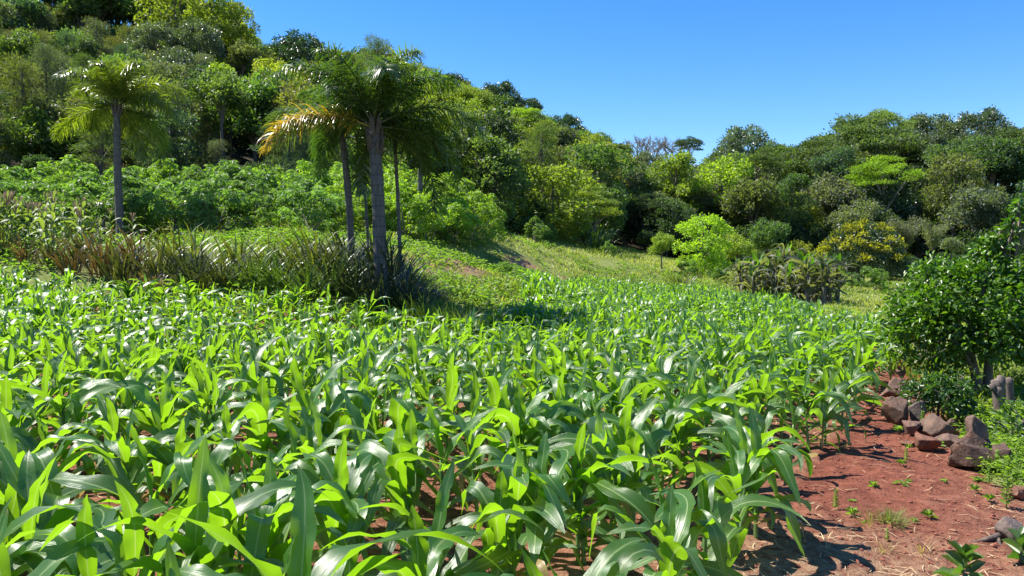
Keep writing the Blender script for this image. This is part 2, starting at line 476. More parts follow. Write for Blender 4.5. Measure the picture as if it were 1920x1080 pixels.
litter = np.exp(-np.abs((X - EDGE0[0]) * -ROWNRM[0] + (Y - EDGE0[1]) * -ROWNRM[1] - 1.9) / 0.45) * in_path * 0.9
litter = np.maximum(litter, np.clip((2.2 - np.hypot(X - 1.6, Y - 3.6)) / 1.5, 0, 0.8))
litter = np.maximum(litter, 0.35 * in_field); litter = np.maximum(litter, 1.0 * np.clip(bare * 1.5, 0, 1))
near = np.exp(-(np.hypot(X - 2, Y - 6) / 12) ** 2)
Z = Z + near * ((fbm(X * 1.3, Y * 1.3, 3) - .5) * .09 + (fbm(X * 6, Y * 6, 9) - .5) * .055)
Z = Z + woods * 0 + np.clip((np.hypot(X, Y) - 20) / 20, 0, 1) * (fbm(X * .35, Y * .35, 5) - .5) * .35
rowd = (X - EDGE0[0]) * ROWNRM[0] + (Y - EDGE0[1]) * ROWNRM[1]
Z = Z + near * in_field * 0.02 * np.cos(rowd / 0.8 * 2 * np.pi)
gidx = np.arange(X.size).reshape(X.shape)
quads = np.stack([gidx[:-1, :-1], gidx[:-1, 1:], gidx[1:, 1:], gidx[1:, :-1]], -1).reshape(-1, 4)
verts = np.stack([X, Y, Z], -1).reshape(-1, 3)
qc = verts[quads].mean(1)
cls = np.full(len(quads), 2)
cls[inside(qc[:, 0], qc[:, 1], PATH)] = 1
cls[inside(qc[:, 0], qc[:, 1], FIELD)] = 0
cls[(cls == 2) & (qc[:, 1] > np.interp(qc[:, 0], [w[0] for w in WOODLINE], [w[1] for w in WOODLINE]))] = 3
for c, (nm, lab) in enumerate([("field_soil", "red ploughed earth under the maize plants"), ("dirt_path", "bare red dirt path along the edge of the maize"),
                               ("meadow_ground", "grassy sloping ground between the maize and the forest"), ("forest_hillside", "steep hillside carrying the forest")]):
    q = quads[cls == c]; u, inv = np.unique(q, return_inverse=True)
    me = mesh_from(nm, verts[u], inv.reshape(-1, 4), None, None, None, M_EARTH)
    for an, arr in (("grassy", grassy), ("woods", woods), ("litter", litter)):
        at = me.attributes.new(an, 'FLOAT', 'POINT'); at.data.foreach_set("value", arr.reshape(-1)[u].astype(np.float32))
    tag(link(nm, me), lab, None, None, "structure")

# ------------------------------------------------------------------ maize
def maize_leaf(rng, z0, az, th0, L, W, kind, n, m, roll):
    """one arching maize leaf: n segments along, m across. Returns v, q, uv"""
    s = np.linspace(0, 1, n + 1)
    if kind == 'arch':
        th = th0 + rng.uniform(1.6, 2.3) * s ** rng.uniform(.9, 1.5)
    elif kind == 'fold':
        sb = rng.uniform(.42, .68); th = th0 + rng.uniform(.1, .5) * s + rng.uniform(1.7, 2.5) / (1 + np.exp(-(s - sb) / rng.uniform(.03, .08)))
    elif kind == 'spread':
        th = th0 + rng.uniform(.5, 1.0) * s
    else:
        th = th0 + rng.uniform(.15, .5) * s ** 2
    th = np.minimum(th, 2.95)
    ds = L / n
    r = np.concatenate([[0], np.cumsum(np.sin(th[:-1]) * ds)]); z = z0 + np.concatenate([[0], np.cumsum(np.cos(th[:-1]) * ds)])
    azs = az + rng.normal(0, .45) * s ** 2
    pts = np.stack([r * np.cos(azs), r * np.sin(azs), z], -1)
    t = np.stack([np.sin(th) * np.cos(azs), np.sin(th) * np.sin(azs), np.cos(th)], -1)
    side = np.stack([-np.sin(azs), np.cos(azs), np.zeros_like(azs)], -1)
    up = np.cross(t, side)
    tw = roll * s + rng.normal(0, .12)
    sd = side * np.cos(tw)[:, None] + up * np.sin(tw)[:, None]; nu = np.cross(t, sd)
    w = W * (0.50 + 0.50 * np.clip(s / .3, 0, 1) ** .8) * np.clip(1 - s ** 3.2, 0, 1) ** .75
    w[-1] = W * 0.02
    u = np.linspace(-1, 1, m + 1)
    ph = rng.uniform(0, 6.28, 2); fr = rng.uniform(2.0, 3.6, 2)
    wave = (np.sin(s[:, None] * fr[0] * 6.28 + ph[0]) * (u > 0) + np.sin(s[:, None] * fr[1] * 6.28 + ph[1]) * (u < 0)) * np.abs(u) ** 2 * (.13 + .09 * rng.random()) * np.sin(np.pi * np.clip(s, 0, 1))[:, None]
    tear = np.ones((n + 1, m + 1))
    for _ in range(rng.poisson(.8)):
        i = rng.integers(2, n); sg = u > 0 if rng.random() < .5 else u < 0
        tear[i, sg] *= rng.uniform(.35, .8)
    gut = np.abs(u)[None, :] * (0.42 * (1 - s) ** 1.2 + .10)[:, None]
    v = pts[:, None, :] + sd[:, None, :] * ((u[None, :] * tear)[:, :, None] * w[:, None, None] / 2) - nu[:, None, :] * ((-gut * .5 + wave) * w[:, None])[:, :, None]
    i = np.arange(n)[:, None] * (m + 1); j = np.arange(m)[None, :]
    q = np.stack([i + j, i + j + 1, i + m + 2 + j, i + m + 1 + j], -1).reshape(-1, 4)
    uv = np.stack([np.broadcast_to((u + 1) / 2, (n + 1, m + 1)), np.broadcast_to(s[:, None], (n + 1, m + 1))], -1).reshape(-1, 2)
    return v.reshape(-1, 3), q, uv

def maize_plant(seed, n, m, H=0.5, k=7, wf=1.0):
    """stalk MB and a list of leaf (v, q, uv, tone)"""
    rng = np.random.default_rng(seed)
    st = MB(); bend = rng.normal(0, .02, 2)
    zz = np.linspace(-.03, H, 9)
    pts = np.stack([bend[0] * (zz / H) ** 2, bend[1] * (zz / H) ** 2, zz], -1)
    rad = np.interp(zz, [0, H], [.0135, .008]) * (1 + .12 * (np.arange(9) % 2))
    tube(st, pts, rad, k, rng.random())
    leaves = []
    nl = rng.integers(9, 12); az = rng.uniform(0, 6.28)
    for i in range(nl):
        f = i / (nl - 1)
        z0 = .05 + (H - .05) * f ** 1.05
        a = az + math.pi * i + rng.normal(0, .33)
        th0 = np.interp(f, [0, .5, .85, 1], [1.0, .70, .42, .14]) * rng.uniform(.75, 1.25)
        L = np.interp(f, [0, .3, .7, 1], [.36, .58, .68, .34]) * rng.uniform(.85, 1.15)
        W = np.interp(f, [0, .35, .75, 1], [.050, .092, .116, .072]) * rng.uniform(.88, 1.15) * wf
        kind = 'up' if f > .97 else rng.choice(['arch', 'fold', 'spread'], p=[.50, .42, .08])
        v, q, uv = maize_leaf(rng, z0, a, th0, L, W, kind, n, m, rng.normal(0, .55))
        off = np.array([bend[0] * (z0 / H) ** 2 + .007 * math.cos(a), bend[1] * (z0 / H) ** 2 + .007 * math.sin(a), 0])
        leaves.append((v + off, q, uv, 1.0 if (i < 2 and rng.random() < .45) else rng.random() * .96))
    return st, leaves

# where the plants stand: rows 0.8 m apart, hills of one or two plants every 0.42 m
spots = []
rr = np.random.default_rng(11)
def p_far(k, row): return k > 16 or row > 12
for row in range(0, 36):
    for k in np.arange(-40, 92):
        for c in range(1 + (rr.random() < .8) + (p_far(k, row) and rr.random() < .9)):
            s = k * .42 + (row % 2) * .2 + rr.normal(0, .05)
            p = EDGE0 + ROWDIR * s + ROWNRM * (row * .8 + rr.normal(0, .045)) + rr.normal(0, .05, 2)
            if rr.random() < .05: continue
            spots.append((p[0], p[1], row))
spots = np.array(spots)
spots = spots[inside(spots[:, 0], spots[:, 1], FIELD)]
spots = spots[(spots[:, 1] > 1.75)]
# keep what the photograph frames, and a margin beside it
hw = spots[:, 1] * (960 / F)
spots = spots[(np.abs(spots[:, 0]) < hw + 2.6)]
sz = height(spots[:, 0], spots[:, 1])
S3 = np.column_stack([spots[:, :2], sz])
vig = np.clip(np.interp(spots[:, 1], [6, 14], [.84, .72]) + .30 * fbm(spots[:, 0] * .35, spots[:, 1] * .35, 21) + rr.normal(0, .08, len(spots)), .65, 1.3)
pxs, pys = project(S3 + np.array([0, 0, .7]))
infr = (pxs > -60) & (pxs < 1980) & (pys < 1150)
order = np.argsort(S3[:, 1] + (~infr) * 1000)
ind = order[:300]; rest = order[300:]

NEARV = []
for k in range(9):
    st, lv = maize_plant(100 + k, 14, 4)
    sm = st.mesh("stalk", M_STALK)
    lms = []
    for v, q, uv, tn in lv:
        lms.append(mesh_from("leaf", v, q, uv, np.full(len(v), tn), None, M_MAIZE))
    NEARV.append((sm, lms))
MIDV = []
for k in range(9):
    st, lv = maize_plant(200 + k, 10, 4, wf=.90)
    b = MB()
    for v, q, uv, tn in lv: b.add(v, q, uv, tn)
    MIDV.append((st.mesh("stalk", M_STALK), b.mesh("leaves", M_MAIZE)))
front = [i for i in ind if S3[i, 1] < 3.0 and infr[i]]
front_set = sorted(front, key=lambda i: pxs[i])
edge = sorted([i for i in ind if spots[i, 2] == 0 and S3[i, 1] > 3.0], key=lambda i: S3[i, 1])
MAIZE_LABEL = {}
SIDES = ['beside the bottom left corner', 'second along the front of the field', 'third along the front of the field']
def maize_label(j, i):
    return MAIZE_LABEL.get(i)
FRONTW = ["broad-leaved maize plant in the front line, {} of the frontmost maize plants"]
ORD = ["first", "second", "third", "fourth", "fifth", "sixth", "seventh", "eighth", "ninth", "tenth", "eleventh", "twelfth", "thirteenth", "fourteenth"]
for a, i in enumerate(front_set):
    MAIZE_LABEL[i] = f"large glossy maize plant at the bottom edge of the picture, {ORD[a]} from the left"
for a, i in enumerate([e for e in edge if e not in front_set and S3[e, 1] < 8.5][:14]):
    MAIZE_LABEL[i] = f"maize plant on the field's edge casting shadow on the dirt path, {ORD[a]} from the camera"
def maize_zone(i):
    x, d = pxs[i], S3[i, 1]
    z = "before the palms" if x < 760 else ("in the middle of the field" if x < 1200 else "towards the dirt path")
    if d < 4.5: return (f"young green maize plant standing close up {z}", f"close maize plants {z}")
    if d < 7.5: return (f"young green maize plant in the second belt {z}", f"second belt of maize {z}")
    return (f"young green maize plant deeper in the crop {z}", f"deeper maize plants {z}")

rng_ = np.random.default_rng(5)
for j, i in enumerate(ind):
    near = S3[i, 1] < 6.2
    o = empty("maize_plant", S3[i], rng_.uniform(0, 6.28), vig[i] * rng_.uniform(.96, 1.04))
    o.rotation_euler = (rng_.normal(0, .05), rng_.normal(0, .05), o.rotation_euler[2])
    lab, grp = maize_zone(i)
    tag(o, MAIZE_LABEL.get(i, lab), "maize", grp)
    if near:
        sm, lms = NEARV[rng_.integers(len(NEARV))]
        link("stalk", sm, o)
        for lm in lms: link("leaf", lm, o)
    else:
        sm, lm = MIDV[rng_.integers(len(MIDV))]
        link("stalk", sm, o); link("foliage", lm, o)

# the rest of the crop as one mass
def scatter(mb_variants, pos, rz, sc, tilt=None, tone_jit=0.25, seed=1):
    """copies of the variants (v,q,uv,tone,mi) merged into one set of arrays"""
    g = np.random.default_rng(seed); V, Q, U, T, I, n = [], [], [], [], [], 0
    pick = g.integers(len(mb_variants), size=len(pos))
    for a, (v, q, uv, tn, mi) in enumerate(mb_variants):
        k = np.nonzero(pick == a)[0]
        if not len(k): continue
        c, s = np.cos(rz[k])[:, None], np.sin(rz[k])[:, None]
        sck = np.asarray(sc)[k][:, None]
        x = (v[None, :, 0] * c - v[None, :, 1] * s) * sck + pos[k, 0:1]
        y = (v[None, :, 0] * s + v[None, :, 1] * c) * sck + pos[k, 1:2]
        z = v[None, :, 2] * sck + pos[k, 2:3]
        V.append(np.stack([x, y, z], -1).reshape(-1, 3))
        Q.append((q[None] + (np.arange(len(k)) * len(v))[:, None, None]).reshape(-1, 4) + n)
        U.append(np.tile(uv, (len(k), 1)))
        T.append(np.clip(np.tile(tn, len(k)) + np.repeat(g.normal(0, tone_jit, len(k)), len(v)), 0, .97)); I.append(np.tile(mi, len(k)))
        n += len(k) * len(v)
    return [np.concatenate(z) for z in (V, Q, U, T, I)]
FARV = []
for k in range(10):
    st, lv = maize_plant(300 + k, 7, 2, k=5, wf=.82)
    b = MB()
    for v, q, uv, tn in lv: b.add(v, q, uv, tn, 0)
    a = st.arrays(); b.add(a[0], a[1], a[2], a[3], 1)
    FARV.append(b.arrays())
A = scatter(FARV, S3[rest], rng_.uniform(0, 6.28, len(rest)), vig[rest], seed=3)
tag(link("maize_crop", mesh_from("maize_crop", *A, [M_MAIZE, M_STALK])), "dense green maize crop stretching back to the meadow and the far trees", "maize crop", None, "stuff")

# ------------------------------------------------------------------ leaf clouds, tree crowns
def leaves_at(mb, p, d, L, W, rng, fold=0.25, mi=0, tone=None, pointy=0.5):
    """diamond leaves: base p, direction d, length L, width W (arrays)"""
    n = len(p); d = nrm(d)
    rv = nrm(rng.normal(size=(n, 3)) * np.array([1, 1, .5]))
    s = nrm(np.cross(d, rv)); u = np.cross(s, d)
    u = np.where(u[:, 2:3] < 0, -u, u)
    L, W = np.broadcast_to(L, n)[:, None], np.broadcast_to(W, n)[:, None]
    m = p + d * L * pointy + u * W * fold
    v = np.stack([p, m + s * W / 2, p + d * L, m - s * W / 2], 1).reshape(-1, 3)
    q = np.arange(4 * n).reshape(-1, 4)
    t = rng.random(n) if tone is None else tone
    mb.add(v, q, None, np.repeat(t, 4), mi)

def ovals_at(mb, p, d, L, W, rng, mi=0, droop=0.0):
    """six-cornered folded leaves for plants seen close"""
    n = len(p); d = nrm(d)
    rv = nrm(rng.normal(size=(n, 3)) * .6 + np.array([0, 0, 1.0]))
    s = nrm(np.cross(d, rv)); u = np.cross(s, d); u = np.where(u[:, 2:3] < 0, -u, u)
    L, W = np.broadcast_to(L, n)[:, None], np.broadcast_to(W, n)[:, None]
    mid = p + d * L * .5 - u * L * .0
    tip = p + d * L - u * L * .18 - np.array([0, 0, 1.0]) * L * droop
    f = u * W * .22
    v = np.stack([p, p + d * L * .30 + s * W * .46 + f, p + d * L * .68 + s * W * .40 + f - u * L * .06, tip,
                  p + d * L * .68 - s * W * .40 + f - u * L * .06, p + d * L * .30 - s * W * .46 + f], 1).reshape(-1, 3)
    b = np.arange(n)[:, None] * 6
    q = np.concatenate([b + np.array([[0, 1, 2, 3]]), b + np.array([[0, 3, 4, 5]])])
    mb.add(v, q, None, np.repeat(rng.random(n), 6), mi)

def sphere_dirs(rng, n, zmin=-1.0):
    z = rng.uniform(zmin, 1, n); a = rng.uniform(0, 2 * math.pi, n); r = np.sqrt(1 - z * z)
    return np.stack([r * np.cos(a), r * np.sin(a), z], -1)

def branches(mb, rng, targets, top, r0, base_z, lean=(0, 0), k=6, mi=0):
    """a trunk from far below (base_z) to `top`, limbs forking off towards the targets"""
    n = 7; zz = np.linspace(base_z, top, n)
    wob = np.cumsum(rng.normal(0, .05 * (top - base_z) / n, (n, 2)), 0) * .6; wob -= wob[3]
    pts = np.column_stack([wob[:, 0], wob[:, 1], zz])
    tube(mb, pts, np.linspace(r0 * 1.25, r0 * .45, n), k, rng.random(), mi)
    for t in targets:
        f = rng.uniform(.62, .98)
        zi = base_z + (top - base_z) * f
        b = np.array([np.interp(zi, zz, pts[:, 0]), np.interp(zi, zz, pts[:, 1]), zi])
        m1 = b + (t - b) * .4 + np.array([0, 0, .08]) * np.linalg.norm(t - b) + rng.normal(0, .12, 3)
        m2 = b + (t - b) * .75 + np.array([0, 0, .06]) * np.linalg.norm(t - b) + rng.normal(0, .12, 3)
        tube(mb, [b, m1, m2, t], [r0 * .40, r0 * .26, r0 * .15, r0 * .06], 5, rng.random(), mi)

def crown(kind, seed):
    """crown of unit size about: width 6 m, its own height; local z = 0 at the crown's bottom. Returns leaf MB, wood MB, height"""
    g = np.random.default_rng(seed); lf, wd = MB(), MB()
    def puffs(c, r, n, L, W, flat=1.0, out=.75, droop=.25, up=0.0, zmin=-.55, shell=.55):
        for ci, ri in zip(c, r):
            m = int(n * ri * ri)
            d = sphere_dirs(g, m, zmin); rad = ri * (shell + (1 - shell) * g.random(m) ** .6) * np.where(g.random(m) < .12, g.uniform(1.1, 1.5, m), g.uniform(.75, 1.12, m))
            p = ci + d * rad[:, None] * np.array([1, 1, flat])
            dd = d * out + g.normal(0, .5, (m, 3)) + np.array([0, 0, up - droop])
            leaves_at(lf, p, dd, g.uniform(.7, 1.3, m) * L, g.uniform(.7, 1.3, m) * W, g, tone=np.clip(g.normal(.5, .2, m) + g.normal(0, .13), 0, 1))
    if kind == 'broad':
        H = 5.6; n = 52
        d = sphere_dirs(g, n, -.7); rad = g.uniform(.3, 1.18, n)
        c = d * rad[:, None] * np.array([2.3, 2.3, 2.1]) * g.uniform(.85, 1.15, (n, 1)) + np.array([0, 0, 2.7])
        puffs(c, g.uniform(.38, 1.05, n), 265, .27, .16)
        branches(wd, g, c[:9], 3.6, .20, -9)
    elif kind == 'tall':
        H = 8.0; n = 58
        z = g.uniform(.5, 7.2, n); w = 2.5 * np.sin(np.pi * np.clip((z + 1.0) / 9.2, 0, 1)) ** .7
        a = g.uniform(0, 6.28, n); rad = w * np.sqrt(g.uniform(.1, 1.35, n))
        c = np.stack([np.cos(a) * rad, np.sin(a) * rad, z], -1)
        puffs(c, g.uniform(.36, .95, n), 280, .27, .15)
        branches(wd, g, c[:12], 6.3, .19, -9)
    elif kind == 'dome':
        H = 4.6; n = 62
        d = sphere_dirs(g, n, -.35); c = d * np.array([2.55, 2.55, 2.6]) * g.uniform(.82, 1.08, (n, 1)) + np.array([0, 0, 1.6])
        puffs(c, g.uniform(.42, .78, n), 420, .20, .13, up=.1)
        branches(wd, g, c[:10], 2.4, .24, -9)
    elif kind == 'umbrella':
        H = 4.0; n = 44
        a = g.uniform(0, 6.28, n); rr_ = 2.75 * np.sqrt(g.uniform(0.02, 1, n))
        z = 3.4 - 1.7 * (rr_ / 2.75) ** 2 + g.normal(0, .22, n) - (g.random(n) < .3) * g.uniform(.5, 1.3, n)
        c = np.stack([np.cos(a) * rr_, np.sin(a) * rr_, z], -1)
        puffs(c, g.uniform(.6, 1.05, n), 330, .19, .075, flat=.30, out=.9, droop=.15, zmin=-.3, shell=.2)
        branches(wd, g, c[:16], 1.6, .20, -9)
    elif kind == 'feather':
        H = 8.0
        cs, rs = [], []
        for i in range(46):
            z = .4 + 7.3 * (i / 45) ** .9; w = 2.3 * (1 - (z / 8.4) ** 1.6) + .25
            a = i * 2.4 + g.normal(0, .3); r_ = w * g.uniform(.35, 1.0)
            cs.append([math.cos(a) * r_, math.sin(a) * r_, z + .25 * r_]); rs.append(g.uniform(.45, .85))
        puffs(np.array(cs), np.array(rs), 420, .30, .035, flat=.55, out=.9, droop=.05, up=.25, shell=.1)
        branches(wd, g, np.array(cs)[::4], 7.6, .15, -9)
    elif kind == 'bare':
        H = 5.2
        def fork(b, d, L, r, lv):
            e = b + d * L; m = b + d * L * .5 + g.normal(0, .05 * L, 3)
            tube(wd, [b, m, e], [r, r * .8, r * .62], 4 if lv < 3 else 5, g.random(), 0, False)
            if lv == 0: return
            for _ in range(g.integers(2, 5)):
                fork(e, nrm(d + g.normal(0, .5, 3) + np.array([0, 0, .12])), L * g.uniform(.62, .85), r * .66, lv - 1)
        tube(wd, [[0, 0, -9], [0, 0, 0.2]], [.15, .12], 6)
        for _ in range(4): fork(np.array([0, 0, 0.0]), nrm(np.array([g.normal(0, .6), g.normal(0, .6), 1.0])), 1.5, .12, 4)
        c = sphere_dirs(g, 8, 0) * 1.8 + np.array([0, 0, 2.0]); puffs(c, np.full(8, .5), 14, .18, .08)
    elif kind == 'shrub':
        H = 3.0; n = 26
        d = sphere_dirs(g, n, -.2); c = d * np.array([2.2, 2.2, 1.75]) * g.uniform(.5, 1.0, (n, 1)) + np.array([0, 0, .9])
        puffs(c, g.uniform(.6, 1.05, n), 250, .30, .18)
        branches(wd, g, c[:6], 1.0, .10, -2)
    elif kind == 'spray':          # tall bamboo-like sprays
        H = 6.5
        for i in range(15):
            a = g.uniform(0, 6.28); ln = g.uniform(4.5, 6.8); o = g.uniform(.3, 1.4)
            s = np.linspace(0, 1, 9); out = o * s + 1.1 * s ** 3
            pt = np.stack([np.cos(a) * out, np.sin(a) * out, ln * (s - .16 * s ** 3)], -1)
            tube(wd, pt, np.linspace(.05, .012, 9), 5, g.random())
            m = 190; f = g.uniform(.3, 1, m)
            p = np.stack([np.interp(f, s, pt[:, j]) for j in range(3)], -1) + g.normal(0, .22, (m, 3)) * (.5 + f[:, None])
            leaves_at(lf, p, g.normal(0, .6, (m, 3)) + np.array([math.cos(a) * .5, math.sin(a) * .5, -.5]), g.uniform(.3, .55, m), g.uniform(.07, .12, m), g)
    return lf, wd, H

CROWN = {}
for kind, nv in (('broad', 4), ('tall', 4), ('dome', 3), ('umbrella', 4), ('feather', 3), ('bare', 3), ('shrub', 4), ('spray', 2)):
    for v in range(nv):
        lf, wd, H = crown(kind, 40 + 7 * v + len(kind) * 31)
        mat = {'feather': M_FINE, 'umbrella': M_FINE, 'dome': M_GLOSSY}.get(kind, M_LEAF)
        CROWN.setdefault(kind, []).append((lf.mesh("crown", mat), wd.mesh("trunk", M_PALEBARK if kind in ('bare', 'umbrella') else M_BARK), H))

# leaf colours (reflected colour; at the forest's foot darker tints also hold its shade)
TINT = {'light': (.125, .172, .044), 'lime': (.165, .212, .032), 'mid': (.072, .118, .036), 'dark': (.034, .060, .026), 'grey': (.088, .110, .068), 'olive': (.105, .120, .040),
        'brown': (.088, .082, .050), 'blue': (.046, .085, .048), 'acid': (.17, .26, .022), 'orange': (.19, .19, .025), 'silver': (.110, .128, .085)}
TINTWORD = {'light': 'light green', 'lime': 'yellow-green', 'mid': 'mid green', 'dark': 'dark green', 'grey': 'grey-green', 'olive': 'olive green', 'brown': 'brownish green', 'blue': 'bluish green',
            'acid': 'bright lime green', 'orange': 'orange-tinged', 'silver': 'silvery green'}
KINDWORD = {'broad': 'leafy tree', 'tall': 'tall leafy tree', 'dome': 'round-topped tree', 'umbrella': 'flat-topped feathery tree', 'feather': 'slender feathery tree', 'bare': 'bare-branched tree', 'shrub': 'shrub',
            'spray': 'arching bamboo clump'}
KINDNAME = {'broad': 'broadleaf_tree', 'tall': 'tall_tree', 'dome': 'domed_tree', 'umbrella': 'umbrella_tree', 'feather': 'feathery_tree', 'bare': 'bare_tree', 'shrub': 'forest_shrub', 'spray': 'bamboo_clump'}
TREES = []          # (object, px, py, kind, tint, size)
def tree(kind, x, y, ztop, width, tint, label=None, group=None, seed=0, minz=None, cat=None, name=None, vsc=1.0):
    g = np.random.default_rng(seed + 1000)
    me, wo, H = CROWN[kind][g.integers(len(CROWN[kind]))]
    s = width / 6.0; gz = hz(x, y); Hs = H * s * vsc
    zb = ztop - Hs
    if zb < gz: zb = gz - .05; vsc = max(.35, (ztop - zb) / (H * s))
    o = empty(name or KINDNAME[kind], (x, y, gz - .05), g.uniform(0, 6.28))
    col = np.array(TINT[tint]) * g.uniform(.82, 1.2) * np.array([g.uniform(.9, 1.12), 1, g.uniform(.85, 1.15)])
    sc = (s, s, s * vsc)
    off = (0, 0, zb - gz + .05)
    a = link("trunk", wo, o, off, (0, 0, 0), sc)
    if kind != 'bare' or True:
        b = link("crown", me, o, off, (0, 0, 0), sc); b.color = (*col, 1)
    tag(o, label, cat or ("shrub" if kind == 'shrub' else "bamboo" if kind == 'spray' else "tree"), group)
    px, py = project(np.array([x, y, ztop - Hs * .45]))
    TREES.append([o, float(px), float(py), kind, tint, width * F / y])
    return o
def tree_px(kind, px, top, wpx, d, tint, label, **kw):
    p = P(px, top, d)
    return tree(kind, p[0], d, p[2], wpx * d / F, tint, label, seed=int(px * 7 + top), **kw)
